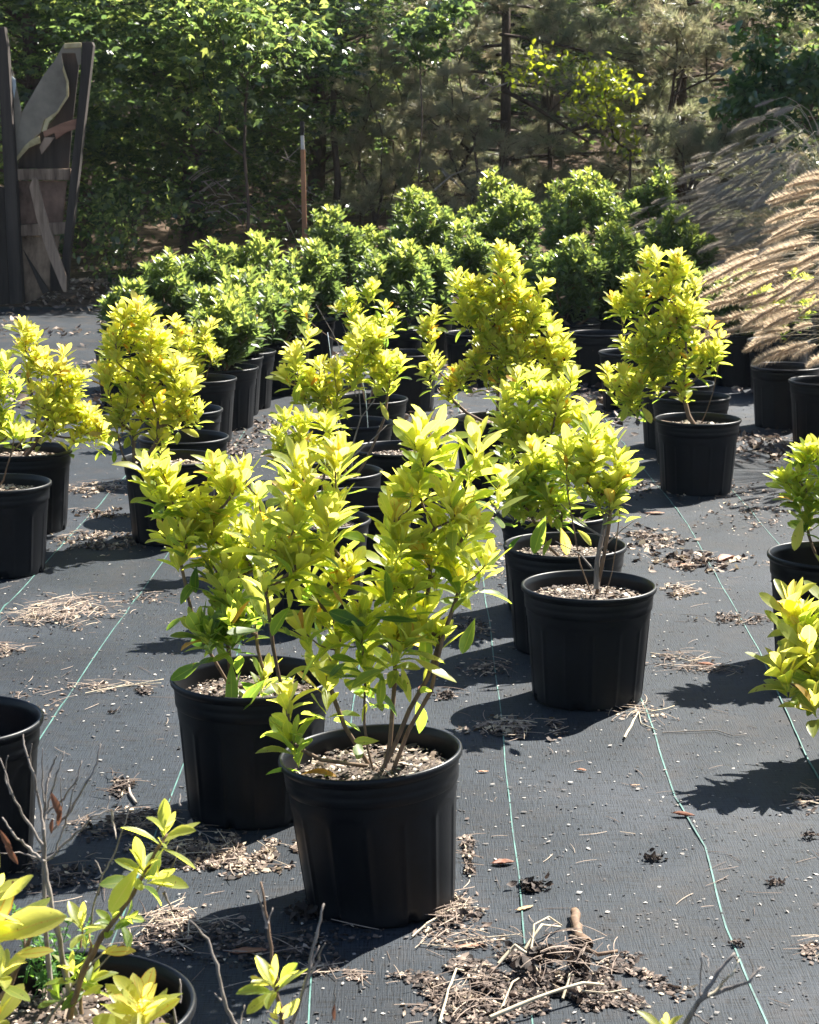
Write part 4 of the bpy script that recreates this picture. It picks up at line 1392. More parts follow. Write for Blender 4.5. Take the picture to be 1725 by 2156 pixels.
shrub(1240, 1230, [
    (1262, 955, 48), (1232, 1005, 40), (1300, 1005, 32), (1212, 930, 28), (1280, 1030, 35), (1245, 900, 24)],
    'shrub with a single bare trunk in the gravelly pot at right centre', tint=.66, size=.075, mix=0, seed=9, dens=1.6, objects=300,
    base=on_z(1256, 1245, .33).x,
    bare=[[(1256, 1240), (1258, 1180), (1268, 1130), (1275, 1090), (1285, 1060), .010], [(1268, 1130), (1220, 1100), (1180, 1060), .004],
          [(1270, 1115), (1300, 1080), (1325, 1030), .003], [(1262, 1160), (1310, 1115), (1350, 1085), .003], [(1250, 1200), (1220, 1165), (1170, 1140), .004], [(1280, 1070), (1310, 1060), (1330, 1065), .0025], [(1275, 1090), (1250, 1050), (1240, 1020), .004]])
shrub(1190, 1145, [
    (1105, 1005, 45), (1150, 1050, 45), (1090, 1050, 30), (1195, 1050, 28), (1135, 970, 35), (1170, 990, 30)],
    'spreading shrub with long drooping leaves behind the gravelly right pot', tint=.58, size=.078, mix=0, seed=13, dens=1.5,
    extra=[(1150, 1085, 1120, 1168, -.2, .2), (1180, 1110, 1198, 1168, -.2, .78), (1078, 1040, 1060, 1090, -.1, .5), (1215, 1115, 1250, 1145, -.18, .75), (1190, 1085, 1240, 1110, -.2, .3)])
shrub(1170, 1078, [
    (1100, 835, 42), (1175, 825, 42), (1078, 895, 36), (1145, 885, 50), (1215, 880, 36), (1240, 925, 30), (1195, 950, 36), (1130, 940, 36), (1060, 860, 25), (1070, 940, 26), (1120, 795, 34), (1180, 985, 30), (1250, 960, 24)],
    'dense green-gold shrub third from the front in the right-hand file', tint=.66, size=.078, mix=1, seed=17, dens=1.15)
shrub(1045, 878, [
    (1062, 535, 26), (1062, 575, 32), (985, 600, 34), (992, 655, 38), (1108, 625, 44), (1115, 690, 52), (1050, 660, 46), (1020, 620, 20), (905, 665, 24), (907, 722, 24),
    (910, 775, 24), (960, 785, 32), (1020, 775, 34), (1085, 755, 44), (1160, 735, 36), (1130, 780, 44), (1050, 730, 36), (1015, 700, 24), (940, 825, 18)],
    'tall irregular shrub with bare lower stems in the middle of the yard', tint=.66, size=.076, mix=0, seed=19, dens=1.3, objects=250)
shrub(1470, 880, [
    (1378, 552, 26), (1345, 615, 40), (1425, 605, 44), (1308, 640, 28), (1395, 680, 56), (1462, 675, 42), (1345, 720, 40), (1495, 735, 32), (1435, 755, 44), (1305, 800, 34),
    (1360, 805, 36), (1335, 840, 26), (1450, 795, 28), (1385, 750, 34), (1440, 840, 16), (1420, 560, 24)],
    'broad bright shrub leaning left of its pot at far right', tint=.68, size=.076, mix=0, seed=23, dens=1.3, objects=250,
    extra=[(1320, 850, 1310, 888, -.1, .5), (1350, 855, 1375, 890, -.1, .7)])
shrub(700, 990, [
    (620, 760, 32), (660, 790, 42), (720, 805, 42), (790, 730, 42), (805, 790, 36), (745, 755, 34), (700, 850, 32), (650, 705, 20), (780, 700, 30), (600, 790, 16), (640, 840, 18),(820, 760, 24)],
    'thin wiry-stemmed shrub with long bare stems, left of centre', tint=.66, size=.074, mix=1, seed=29, dens=1.2, objects=250, base=on_z(735, 990, .33).x,
    extra=[(800, 845, 818, 885, -.1, .72), (632, 800, 618, 850, -.1, .35)],
    bare=[[(740, 985), (742, 940), (760, 880), (790, 840), .005], [(735, 985), (720, 900), (690, 830), (680, 760), .005], [(745, 960), (790, 920), (815, 895), .003], [(760, 880), (755, 800), (740, 720), .003]])
shrub(660, 1090, [(598, 918, 32), (632, 888, 28), (645, 950, 36), (700, 955, 28), (680, 905, 28), (580, 955, 16), (600, 880, 18)],
    'short bushy shrub tucked behind the front pair, left of the wiry one', tint=.62, size=.070, mix=0, seed=31, dens=1.35, objects=200)
shrub(360, 962, [
    (285, 665, 40), (248, 705, 36), (318, 700, 34), (298, 755, 60), (245, 790, 34), (350, 770, 46), (380, 830, 44), (300, 840, 60), (350, 890, 34), (268, 880, 34), (232, 730, 24), (395, 870, 20)],
    'tall golden shrub with a pointed crown in the left group', tint=.74, size=.072, mix=0, seed=37, dens=1.4, objects=250, base=on_z(300, 960, .33).x,
    extra=[(380, 905, 420, 915, -.1, .6)])
shrub(52, 945, [
    (60, 700, 26), (78, 760, 36), (128, 785, 44), (150, 845, 44), (92, 838, 40), (180, 895, 34), (120, 890, 34), (212, 915, 26), (45, 730, 20)],
    'golden shrub spreading to the right in the far left group', tint=.74, size=.072, mix=0, seed=41, dens=1.4, objects=200, base=on_z(62, 945, .33).x)
shrub(-3, 1015, [(18, 800, 34), (-5, 860, 44), (32, 905, 34), (10, 760, 18), (-40, 830, 40), (-50, 920, 40)],
    'half-cut shrub in the pot at the left edge', tint=.62, size=.072, mix=0, seed=43, dens=1.3, objects=150, base=on_z(5, 1015, .33).x)
shrub(1750, 1165, [
    (1705, 955, 40), (1680, 1015, 36), (1725, 1040, 40), (1650, 1010, 22), (1700, 1100, 20), (1760, 980, 60), (1790, 1060, 60)],
    'shrub in the pot half out of frame at the right edge', tint=.56, size=.076, mix=3, seed=47, dens=1.3, objects=200,
    extra=[(1690, 1090, 1672, 1160, -.1, .7), (1715, 1165, 1770, 1230, -.2, .5)])
shrub(1945, 1330, [
    (1690, 1285, 34, -.05), (1712, 1350, 44, -.1), (1720, 1400, 50, -.15), (1655, 1430, 34, -.2), (1722, 1490, 40, -.25), (1760, 1340, 50, 0), (1800, 1420, 70, 0), (1640, 1400, 16, -.2), (1800, 1250, 60, .1), (1900, 1200, 90, .1)],
    'low wide shrub with big pale leaves entering at the right edge', tint=.70, size=.105, mix=1, seed=53, dens=1.2, objects=260, n_leaf=(8, 11))
# pots standing without a visible plant of their own
def bare_pot(px, py, label, mix=3, name='nursery_pot'):
    r = pot_root(name, px, py, label, 'plant pot', 'black nursery pots')
    add_pot(r, mix)
    return r
bare_pot(-95, 1512, 'deep black pot of dark soil cut by the left edge')
bare_pot(386, 918, 'black pot just behind the golden pointed shrub', 3)
bare_pot(382, 860, 'black pot two behind the golden pointed shrub', 3)
bare_pot(842, 942, 'wide black pot behind the wiry shrub in the middle', 0)
bare_pot(738, 887, 'black pot showing its ringed rim behind the wiry shrub', 3)
bare_pot(1455, 833, 'black pot whose rim shows right behind the broad bright shrub', 3)
bare_pot(1425, 805, 'second black pot behind the broad bright shrub', 3)
bare_pot(760, 1045, 'black pot hidden among the front stems at centre', 3)

# --- foreground: half-dead shrub cut by the lower left corner
def crop5(pts):
    return [(.5 * a, 1246 + .5 * b_) for a, b_ in pts]
def crop6(pts):
    return [(862.5 + .5 * a, 1246 + .5 * b_) for a, b_ in pts]

def sparse(px, py, stems, whorls, singles, label, tint, size, seed, mix, fresh=()):
    rng = random.Random(seed)
    root = pot_root('potted_shrub', px, py, label, 'shrub', 'half-dead potted shrubs along the bottom edge')
    add_pot(root, mix, rng)
    org = Vector((root.location.x, root.location.y, 0))
    Y0 = org.y
    for pts, r0, mt, dy in stems:
        P = [on_y(a, b_, Y0 + dy + .015 * math.sin(i * 2.1)) - org for i, (a, b_) in enumerate(pts)]
        if P[0].z < .45 and pts[0][1] > 2000:
            P[0].z = max(.3, P[0].z)
        Q, R = [], []
        n = len(P)
        for i in range(n - 1):
            for k in range(4):
                u = k / 4
                Q.append(P[i].lerp(P[i + 1], u) + Vector((rng.uniform(-1, 1), rng.uniform(-1, 1), rng.uniform(-1, 1))) * .0016)
                kn = 1.22 if k == 0 else 1.0
                R.append(r0 * (1 - .62 * (i + u) / (n - 1)) * kn)
        Q.append(P[-1]); R.append(r0 * .4)
        V, T = tubes([(Q, R)], 7)
        link('stem', mesh_tris('stem', V, T, M[mt]), root)
    leaves = []
    for (x, y, rpx, n, axx, axz, dy, tn) in whorls:
        p = on_y(x, y, Y0 + dy) - org
        whorl(p, Vector((axx, -.25, axz)), rng, rpx * 1.25 * mpp(Y0), n, tn, leaves, 80)
    for (x0, y0, x1, y1, dy, tn) in singles:
        p, e = on_y(x0, y0, Y0 + dy) - org, on_y(x1, y1, Y0 + dy - .015) - org
        leaves.append((p, frame(e - p, Vector((rng.uniform(-.3, .3), -.7, .6))), (e - p).length, tn))
    for p, R, L, t in leaves:
        ti = min(range(len(TINTS)), key=lambda i: abs(TINTS[i] - min(1, max(0, t))))
        o = bpy.data.objects.new(*(('dead_leaf', DEAD_MESH) if t == .995 else ('leaf', LEAF_MESH[rng.randrange(4), ti])))
        COL.objects.link(o); o.parent = root
        o.matrix_basis = Matrix.Translation(p) @ R.to_4x4() @ Matrix.Scale(L, 4)
    return root

def c5(p, r=0.003, mt='twig', dy=0.0):
    return (crop5(p), r, mt, dy)
def c6(p, r=0.003, mt='twig', dy=0.0):
    return (crop6(p), r, mt, dy)
def w5(x, y, r, n, ax, az, dy, t):
    return (.5 * x, 1246 + .5 * y, .5 * r, n, ax, az, dy, t)
def s5(x0, y0, x1, y1, dy, t):
    return (.5 * x0, 1246 + .5 * y0, .5 * x1, 1246 + .5 * y1, dy, t)
sparse(140, 2110, [
    c5([(310, 1780), (275, 1600), (240, 1420), (205, 1240), (188, 1130), (185, 1000)], .0058),
    c5([(215, 1720), (205, 1560), (190, 1360), (185, 1150), (182, 1000), (190, 860), (205, 780)], .0050, 'twig', .08),
    c5([(185, 1000), (170, 900), (140, 760), (105, 660), (98, 600)], .0026), c5([(155, 850), (130, 740), (135, 640)], .0017),
    c5([(185, 1140), (120, 1080), (60, 1020), (10, 950)], .0030), c5([(180, 1070), (110, 960), (50, 850), (0, 700)], .0026), c5([(50, 850), (20, 790), (35, 690)], .0017),
    c5([(190, 960), (210, 860), (240, 760), (270, 670)], .0022), c5([(200, 930), (270, 870), (320, 790), (345, 710)], .0022),
    c5([(215, 1010), (300, 920), (370, 800), (410, 720), (425, 640)], .0026), c5([(200, 1130), (300, 1035), (390, 950), (450, 920), (462, 860)], .0024),
    c5([(235, 1090), (275, 980), (300, 870), (330, 770)], .0020), c5([(185, 900), (178, 780), (180, 660)], .0018), c5([(205, 780), (225, 720), (240, 690)], .0022),
    c5([(240, 980), (262, 900), (255, 780)], .0015), c5([(160, 1120), (80, 1100), (0, 1100)], .0016, 'twig', .05),
    c5([(290, 1800), (350, 1600), (430, 1450), (540, 1310), (620, 1160), (665, 1080), (705, 1020)], .0055, 'bark', -.03),
    c5([(340, 1780), (345, 1640), (385, 1500), (378, 1440)], .0035, 'bark'),
    c5([(380, 1420), (400, 1300), (430, 1190), (400, 1130)], .0020), c5([(430, 1190), (470, 1130), (520, 1000), (545, 890)], .0018), c5([(340, 1500), (350, 1420), (345, 1380)], .0022, 'bark'),
    c5([(470, 920), (480, 980), (490, 1040)], .0022, 'pale_branch'), c5([(400, 1600), (500, 1500), (600, 1400)], .0015),
    c5([(0, 1720), (50, 1640), (110, 1500), (185, 1360)], .0060, 'bark', -.12), c5([(110, 1500), (100, 1430)], .0025, 'bark', -.12),
    c5([(190, 1821), (300, 1660), (400, 1560), (470, 1480)], .0030), c5([(660, 1260), (700, 1200), (735, 1150), (750, 1070)], .0016), c5([(690, 1265), (725, 1340)], .0028, 'pale_branch'),
    c5([(757, 1730), (757, 1630)], .0032, 'twig', -.05), c5([(740, 1821), (720, 1700)], .0025, 'twig', -.05), c5([(715, 920), (720, 830)], .0016), c5([(757, 900), (758, 850)], .0018),
    ], [
    w5(700, 1012, 150, 9, .35, .9, -.03, .66), w5(602, 1165, 140, 11, -.1, 1, -.03, .6), w5(650, 1210, 130, 6, .8, .5, -.02, .6),
    w5(478, 1385, 100, 8, .1, 1, -.03, .4), w5(540, 1370, 90, 7, .8, .5, 0, .4), w5(345, 1400, 110, 7, 0, 1, -.02, .68), w5(370, 1480, 70, 4, .3, .9, 0, .6),
    w5(600, 1790, 200, 14, .1, 1, -.12, .78), w5(600, 1720, 140, 10, .15, 1, -.14, .80), w5(310, 1600, 120, 8, -.2, 1, 0, .5), w5(385, 1640, 120, 8, .5, .8, 0, .4), w5(240, 1700, 90, 6, -.4, .7, 0, .3),
    w5(-40, 1430, 260, 9, .3, .6, -.25, .74), w5(-60, 1270, 220, 8, .5, .5, -.25, .66), w5(10, 1600, 150, 8, .2, .7, -.2, .72), w5(-10, 1790, 150, 8, .2, .8, -.22, .76)],
    [s5(590, 1150, 470, 1350, -.05, .62), s5(430, 1520, 570, 1510, -.02, .86), s5(430, 1525, 500, 1490, -.02, .8), s5(0, 1300, 150, 1195, -.26, .72), s5(60, 1530, 235, 1515, -.2, .82),
     s5(340, 1700, 440, 1660, -.03, .6), s5(255, 960, 235, 870, 0, .995), s5(225, 950, 210, 1010, 0, .995), s5(262, 900, 240, 980, 0, .995), s5(0, 1000, 40, 1080, .02, .995), s5(20, 1060, 70, 1140, .02, .995)],
    'half-dead shrub of bare grey twigs with a few yellow whorls at lower left', .6, .08, 61, 1)
sparse(640, 2380, [
    c5([(1240, 2150), (1190, 1840), (1160, 1640), (1135, 1450), (1098, 1222)], .0042, 'bark'), c5([(1125, 1420), (1105, 1330), (1080, 1262)], .0024), c5([(1130, 1400), (1150, 1330)], .0014),
    c5([(1280, 2150), (1225, 1830), (1290, 1640), (1330, 1450), (1365, 1312)], .0034), c5([(1300, 1620), (1340, 1550), (1370, 1480)], .0022), c5([(1310, 1580), (1345, 1490)], .0018),
    c5([(1100, 2150), (1000, 1840), (940, 1720), (912, 1570), (872, 1460), (800, 1385)], .0036, 'twig', .02), c5([(930, 1720), (905, 1690)], .0016),
    c5([(1400, 1821), (1410, 1740), (1415, 1640)], .0014, 'twig', .03), c5([(1010, 1821), (1030, 1740)], .0016)],
    [w5(1150, 1640, 130, 9, -.1, 1, -.02, .70), w5(1120, 1650, 130, 5, -.7, .5, 0, .66), w5(1175, 1770, 110, 3, .8, .5, 0, .76)],
    [s5(1190, 1800, 1268, 1712, -.02, .72), s5(1412, 1735, 1400, 1795, .03, .995), s5(1175, 1800, 1140, 1775, 0, .86)],
    'upright twiggy shoots with one yellow whorl rising from below the bottom edge', .7, .08, 67, 3)
sparse(1420, 2400, [
    c6([(1100, 2150), (1160, 1821), (1240, 1700), (1300, 1600), (1370, 1520)], .0050), c6([(1240, 1710), (1330, 1675), (1430, 1640), (1480, 1582)], .0036), c6([(1222, 1700), (1225, 1620), (1228, 1540), (1235, 1520)], .0014),
    c6([(1255, 1705), (1310, 1655), (1355, 1610), (1388, 1550)], .0026, 'straw'), c6([(1440, 1635), (1445, 1590), (1430, 1530)], .0014), c6([(1228, 1525), (1255, 1545), (1262, 1585)], .0011),
    c6([(1205, 1700), (1175, 1660), (1170, 1630)], .0014), c6([(1200, 1780), (1260, 1821)], .0016), c6([(1478, 1585), (1495, 1580)], .0016), c6([(1385, 1555), (1370, 1540), (1395, 1540)], .0016)],
    [(1402, 2165, 55, 7, 0, 1, 0, .66)], [],
    'forked dry twigs reaching up over the bottom edge at right', .66, .08, 71, 3)

# ================================================================== GREEN SHRUBS IN THE BACK ROWS
def back_bush(px, py, top, width, k, label, rz):
    """a full crown of whorls over the pot, lumpy and a little pointed"""
    rng = random.Random(1000 + px * 3 + py)
    root = pot_root('potted_shrub', px, py, label, 'shrub', GROUP_G)
    add_pot(root, 1)
    Y = root.location.y
    h = (on_y(px, top, Y).z - .33) * 1.07
    w = width * mpp(Y) * 1.3
    lob = [(0, 0, h * .44, w * .38, h * .40), (rng.uniform(-.1, .1) * w, 0, h * .80, w * .19, h * .17)]
    for q in range(6):
        a = q * 1.05 + rng.uniform(-.4, .4)
        rr_ = rng.uniform(.2, .33) * w
        z = h * rng.uniform(.22, .72)
        s = rng.uniform(.14, .22) * w
        lob.append((math.cos(a) * rr_, math.sin(a) * rr_, z, s, s * 1.05))
    tips, leaves = [], []
    n = int(40 + 330 * w * h)
    tries = 0
    while len(tips) < n and tries < n * 12:
        tries += 1
        cx, cy, cz, r, rzz = lob[rng.randrange(len(lob))] if rng.random() < .7 else lob[0]
        v = Vector((rng.gauss(0, 1), rng.gauss(0, 1), rng.gauss(0, 1))).normalized() * rng.random() ** .28
        p = Vector((cx + v.x * r, cy + v.y * r, cz + v.z * rzz))
        if p.z > .02 and all((p - q_).length > .036 for q_ in tips):
            tips.append(p)
    for p in tips:
        d = Vector((p.x * .9 / w, p.y * .9 / w, .45 + .3 * p.z / h))
        ax = (d + Vector((rng.uniform(-.25, .25), rng.uniform(-.25, .25), .1))).normalized()
        t = .30 + .75 * (p.z / h - .35) + rng.uniform(-.14, .14)  # sunlit tops put into the colour: leaf tint lightens with height
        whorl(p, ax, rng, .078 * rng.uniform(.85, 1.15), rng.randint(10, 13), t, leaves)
        if rng.random() < .35:
            whorl(p - ax * .05, ax, rng, .075, 5, t - .12, leaves, 85)
    paths, ends, nodes = grow(Vector((0, 0, 0)), tips[::3], rng, .0022, .45, 3)
    V, T = tubes(paths, 5)
    link('stem', mesh_tris('stem', V, T, M['bark']), root, (0, 0, .33))
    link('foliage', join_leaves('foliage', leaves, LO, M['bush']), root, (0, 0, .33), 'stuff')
    return root
BACK = [  # rim px, rim py, crown top py, crown width px, prototype, label
    (470, 772, 632, 130, 2, 'first full green shrub of the left back row'),
    (484, 750, 605, 150, 0, 'second green shrub of the left back row'),
    (512, 738, 570, 170, 1, 'third green shrub of the left back row'),
    (268, 735, 592, 110, 3, 'small green shrub peeping out left of the golden pointed one'),
    (352, 700, 528, 145, 1, 'green shrub at the left end of the rear row'),
    (440, 690, 508, 140, 3, 'green shrub second from the left in the rear row'),
    (535, 680, 500, 160, 0, 'green shrub in the rear row with one shoot standing up'),
    (648, 672, 508, 140, 1, 'yellow-flecked green shrub before the orange stake'),
    (590, 715, 590, 120, 2, 'dark green shrub in the shade below the rear row'),
    (705, 630, 432, 140, 2, 'slim green shrub right of the orange stake'),
    (830, 690, 512, 150, 3, 'dense green shrub left of the tallest middle shrub'),
    (890, 604, 405, 175, 1, 'domed green shrub in the furthest row at centre'),
    (775, 600, 480, 120, 0, 'green shrub half behind the dense middle one'),
    (1065, 612, 400, 150, 2, 'green shrub with a sunlit point behind the tall irregular one'),
    (1050, 590, 365, 110, 4, 'narrow dark shrub peaking behind the sunlit point'),
    (1232, 650, 352, 190, 1, 'tallest green shrub of the back row, right of centre'),
    (1290, 668, 470, 160, 3, 'green shrub joined to the tallest one on its right'),
    (1205, 678, 500, 130, 0, 'blue-green shrub low in front of the tallest one'),
    (1375, 610, 345, 100, 4, 'sparse narrow shrub under the tall dark grass'),
    (1425, 640, 440, 130, 2, 'dim green shrub beneath the tall dark grass'),
    (1560, 700, 575, 110, 0, 'small dark shrub between the bright shrub and the tan grass'),
    (1470, 690, 560, 130, 1, 'dark green shrub behind the broad bright one'),
    (900, 655, 520, 110, 2, 'shaded shrub low in the middle back row'),
    (985, 640, 470, 110, 3, 'shaded shrub between the domed and the sunlit-point shrubs'),
    (1130, 660, 560, 110, 0, 'shaded shrub right behind the tall irregular one'),
]
for i, (px, py, top, w, k, lb) in enumerate(BACK):
    back_bush(px, py, top, w, k, lb, i * 1.37)
shrub(421, 795, [(380, 712, 26), (425, 712, 26), (400, 755, 30), (440, 745, 22), (432, 690, 16), (375, 690, 16)],
    'small bright yellow shrub just behind the golden pointed one', tint=.70, size=.070, mix=3, seed=91, dens=1.3, objects=60)
shrub(1640, 715, [(1610, 615, 28), (1640, 660, 36), (1600, 650, 24), (1680, 600, 26), (1660, 630, 26), (1700, 640, 26)],
    'sunlit yellow-green shrub seen through the tan grass', tint=.56, size=.072, mix=3, seed=92, dens=1.3, objects=60)
# leafy half-sunlit shrub behind the wiry one
shrub(775, 838, [(728, 645, 26), (790, 620, 24), (822, 665, 30), (762, 672, 30), (800, 690, 22), (735, 620, 16), (640, 655, 14)],
    'thin shrub with a ragged top behind the wiry one', tint=.58, size=.070, mix=3, seed=83, dens=1.2, objects=120,
    bare=[[(750, 835), (730, 760), (700, 700), (665, 640), .003], [(770, 835), (745, 740), (720, 680), .003], [(780, 835), (800, 740), (815, 690), .003]])
for px, py, lb in [(855, 742, 'dark pot in the shade left of the tallest middle shrub'), (1262, 700, 'dark pot in the shade below the tallest green shrub'),
                   (1330, 740, 'dark pot behind the broad bright shrub on its left'), (1000, 700, 'dark pot in the shade behind the tall irregular shrub')]:
    bare_pot(px, py, lb, 3)

# ------------------------------------------------------------------ fountain grass
def plume_mesh(seed, mat):
    rng = random.Random(seed)
    V, T, N = [], [], []
    L = 1.0
    for _ in range(620):
        u = rng.random()
        env = (.15 * math.sin(math.pi * min(1, .12 + u * .88)) ** .55) * rng.uniform(.7, 1.15)
        bx = .03 * math.sin(u * 2.2)
        c = Vector((bx, u * L, -.10 * u * u))
        a = rng.uniform(0, 6.28)
        d = Vector((math.cos(a), .75, math.sin(a))).normalized()
        e = c + d * env * rng.uniform(.8, 1.6)
        s = d.cross(Vector((rng.uniform(-1, 1), rng.uniform(-1, 1), rng.uniform(-1, 1)))).normalized() * .0052
        b0 = len(V)
        V += [tuple(c - s), tuple(c + s), tuple(e)]
        t = rng.uniform(.3, 1)
        N += [t * .6, t * .6, t]
        T.append((b0, b0 + 1, b0 + 2))
    cp_, ct = tubes([([Vector((.03 * math.sin(u * 2.2 / 5), u / 5, -.1 * u * u / 25)) for u in range(6)], [.012, .03, .034, .032, .026, .008])], 5)
    b0 = len(V)
    V += [tuple(v) for v in cp_]
    N += [.35] * len(cp_)
    T += [(a + b0, b_ + b0, c_ + b0) for a, b_, c_ in ct]
    return mesh_tris('plume', V, T, mat, False, N)
PLUMES = [plume_mesh(k, M['plume']) for k in (1, 2, 3, 4)]
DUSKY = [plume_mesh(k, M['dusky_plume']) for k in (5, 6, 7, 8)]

def fountain_grass(px, py, label, n, reach, height, seed, pot=True, lean=(0, 0), arc=(0, 6.283), nb=420, psize=(.13, .2), plumes=PLUMES):
    rng = random.Random(seed)
    c = on_z(px, py, POT_H)
    root = tag(empty('fountain_grass', (c.x, c.y, 0)), label, 'ornamental grass', 'tall fountain grasses at the right')
    if pot:
        add_pot(root, 3)
    stalks = []
    for k in range(n):
        a = rng.uniform(*arc)
        rch = reach * rng.uniform(.45, 1.05)
        hh = height * rng.uniform(.35, 1.0) * (1.25 - .45 * rch / reach)
        d = Vector((math.cos(a), math.sin(a), 0))
        P = []
        for i in range(9):
            u = i / 8
            P.append(Vector((0, 0, .33)) + d * (.04 + rch * u ** 1.35) + Vector((lean[0] * u * u, lean[1] * u * u, hh * (1.55 * u - .75 * u * u * (.9 + rch / reach * .5)))))
        stalks.append((P, [.0022 - .0001 * i for i in range(9)]))
        dd = (P[-1] - P[-2]).normalized()
        o = link('plume', plumes[rng.randrange(4)], root)
        L = rng.uniform(*psize) * rng.choice((.7, 1, 1, 1.15))
        R = frame(dd, Vector((rng.uniform(-.8, .8), rng.uniform(-.8, .8), 1)))
        o.matrix_basis = Matrix.Translation(P[-1]) @ R.to_4x4() @ Matrix.Scale(L, 4)
    V, T = tubes(stalks, 4)
    link('stalks', mesh_tris('stalks', V, T, M['straw']), root, kind='stuff')
    V, T, N = [], [], []
    for k in range(nb):
        a = rng.uniform(0, 6.283)
        rch = reach * rng.uniform(.2, .95)
        hh = height * rng.uniform(.35, .95)
        d = Vector((math.cos(a), math.sin(a), 0)); s = Vector((-d.y, d.x, 0))
        b0 = len(V)
        t = rng.random()
        for i in range(7):
            u = i / 6
            p = Vector((0, 0, .33)) + d * (.03 + rch * u ** 1.3) + Vector((lean[0] * u * u, lean[1] * u * u, hh * (1.7 * u - 1.35 * u * u))) + s * .05 * math.sin(u * 2 + k)
            w = .0032 * (1 - .85 * u)
            V += [tuple(p - s * w), tuple(p + s * w)]
            N += [t, t]
        for i in range(6):
            q = b0 + 2 * i
            T += [(q, q + 1, q + 3), (q, q + 3, q + 2)]
    link('blades', mesh_tris('blades', V, T, M['grass_blade'], True, N), root, kind='stuff')
    return root
fountain_grass(1960, 820, 'sunlit tan fountain grass arching in from the right edge', 300, 1.0, 1.75, 5, lean=(-.10, 0), psize=(.16, .27))
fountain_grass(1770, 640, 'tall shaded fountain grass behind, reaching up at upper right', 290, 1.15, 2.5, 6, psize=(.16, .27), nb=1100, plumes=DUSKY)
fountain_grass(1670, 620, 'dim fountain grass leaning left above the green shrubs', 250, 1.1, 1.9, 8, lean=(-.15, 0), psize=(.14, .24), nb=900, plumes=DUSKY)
for px, py, lb in [(1655, 770, 'dark pot in the shade under the sunlit tan grass'), (1740, 800, 'dark pot at the right edge under the tan grass')]:
    bare_pot(px, py, lb, 3)

# ================================================================== SMALL THINGS ON THE FABRIC
def curled_leaf(px, py, length, ang, curl, tint, label, width=.36, cat='dry leaf', group='single fallen leaves on the fabric'):
    rng = random.Random(int(px + py))
    c = on_z(px, py)
    V, T, N = [], [], []
    n, m_ = 9, 5
    for i in range(n):
        u = i / (n - 1)
        hw = width * length / 2 * math.sin(math.pi * min(1, .04 + u * .95)) ** .8
        for j in range(m_):
            v = j / (m_ - 1) * 2 - 1
            th = curl * v
            x = (u - .5) * length
            y = hw * (math.sin(th) / max(curl, .01))
            z = hw * (1 - math.cos(th)) / max(curl, .01) + .12 * length * curl * (u - .5) ** 2 + rng.uniform(-.0012, .0012)
            V.append((x, y, z + .003)); N.append(min(1, max(0, tint + rng.uniform(-.1, .1) - .15 * abs(v))))
    for i in range(n - 1):
        for j in range(m_ - 1):
            a = i * m_ + j
            T += [(a, a + 1, a + m_ + 1), (a, a + m_ + 1, a + m_)]
    b0 = len(V)
    V += [(-length * .5, 0, .004), (-length * .5, .001, .006), (-length * .68, .004, .005)]
    N += [tint * .6] * 3
    T.append((b0, b0 + 1, b0 + 2))
    o = tag(link('dry_leaf', mesh_tris('dry_leaf', V, T, M['dry_leaf'], True, N)), label, cat, group)
    o.location = (c.x, c.y, gz(c.x, c.y) + .001)
    o.rotation_euler = (0, 0, ang)
    md = o.modifiers.new('thickness', 'SOLIDIFY'); md.thickness = .0008
    return o
curled_leaf(1440, 1722, .060, -.35, 1.3, .55, 'curled red-brown leaf lying across a green line at right', .42)
curled_leaf(1060, 1820, .058, .2, .9, .48, 'crinkled pink leaf right of the front pot', .55)
curled_leaf(1105, 1918, .048, .6, .35, .97, 'pale yellow leaf on the green line before the front pot', .34)
curled_leaf(985, 1996, .075, .25, .5, .72, 'long tan leaf with red edge near the bottom', .24)
curled_leaf(1440, 1194, .10, .1, .6, .70, 'flat pale tan leaf behind the right pot', .4)
curled_leaf(1530, 1180, .12, .9, 1.2, .62, 'large folded brown leaf among the crumbs at right', .6)
curled_leaf(1487, 1400, .062, -.3, 1.2, .66, 'pinkish curled leaf at the head of the twigs on the right', .5)
curled_leaf(1380, 1083, .09, .05, .5, .74, 'tan leaf in the sun behind the bare trunk shrub', .35)
curled_leaf(522, 2005, .085, .15, .25, .60, 'grey-green leaf lying in the front pot shadow', .38)
curled_leaf(888, 1450, .045, 1.2, .6, .45, 'small orange leaf beside the drooping yellow leaves', .5)
curled_leaf(1225, 1622, .030, -.4, .9, .80, 'small pale scrap in the open fabric at right', .5)
curled_leaf(1338, 1654, .026, 0, .4, .9, 'white sliver of leaf on the open fabric', .3)
curled_leaf(1018, 1625, .030, .1, .4, .85, 'pale scrap on the left green line', .35)

def clump(px, py, size, label, seed, tm=.15):
    rng = random.Random(seed)
    c = on_z(px, py)
    V, T, N = [], [], []
    for _ in range(46):
        p = Vector((rng.gauss(0, .34) * size, rng.gauss(0, .22) * size, abs(rng.gauss(0, .16)) * size + .004))
        flake_geo(rng, V, T, N, p, size * rng.uniform(.12, .26), min(1, max(0, rng.gauss(tm, .12))), .8)
    o = tag(link('leaf_clump', mesh_tris('leaf_clump', V, T, M['litter'], False, N)), label, 'leaf clump', 'dark crumpled leaf clumps on the fabric')
    o.location = (c.x, c.y, gz(c.x, c.y))
clump(1118, 1872, .068, 'dark crumpled clump on the green line right of the front pot', 1)
clump(1375, 1813, .040, 'small dark crumpled clump on the open fabric at right', 2)
clump(1632, 1862, .034, 'stubby tan-brown clump near the right edge', 3, .5)
clump(1552, 1992, .028, 'tiny dark scrap beside the right green line', 4, .3)
clump(1705, 1766, .030, 'dark little stub at the right edge', 5, .3)
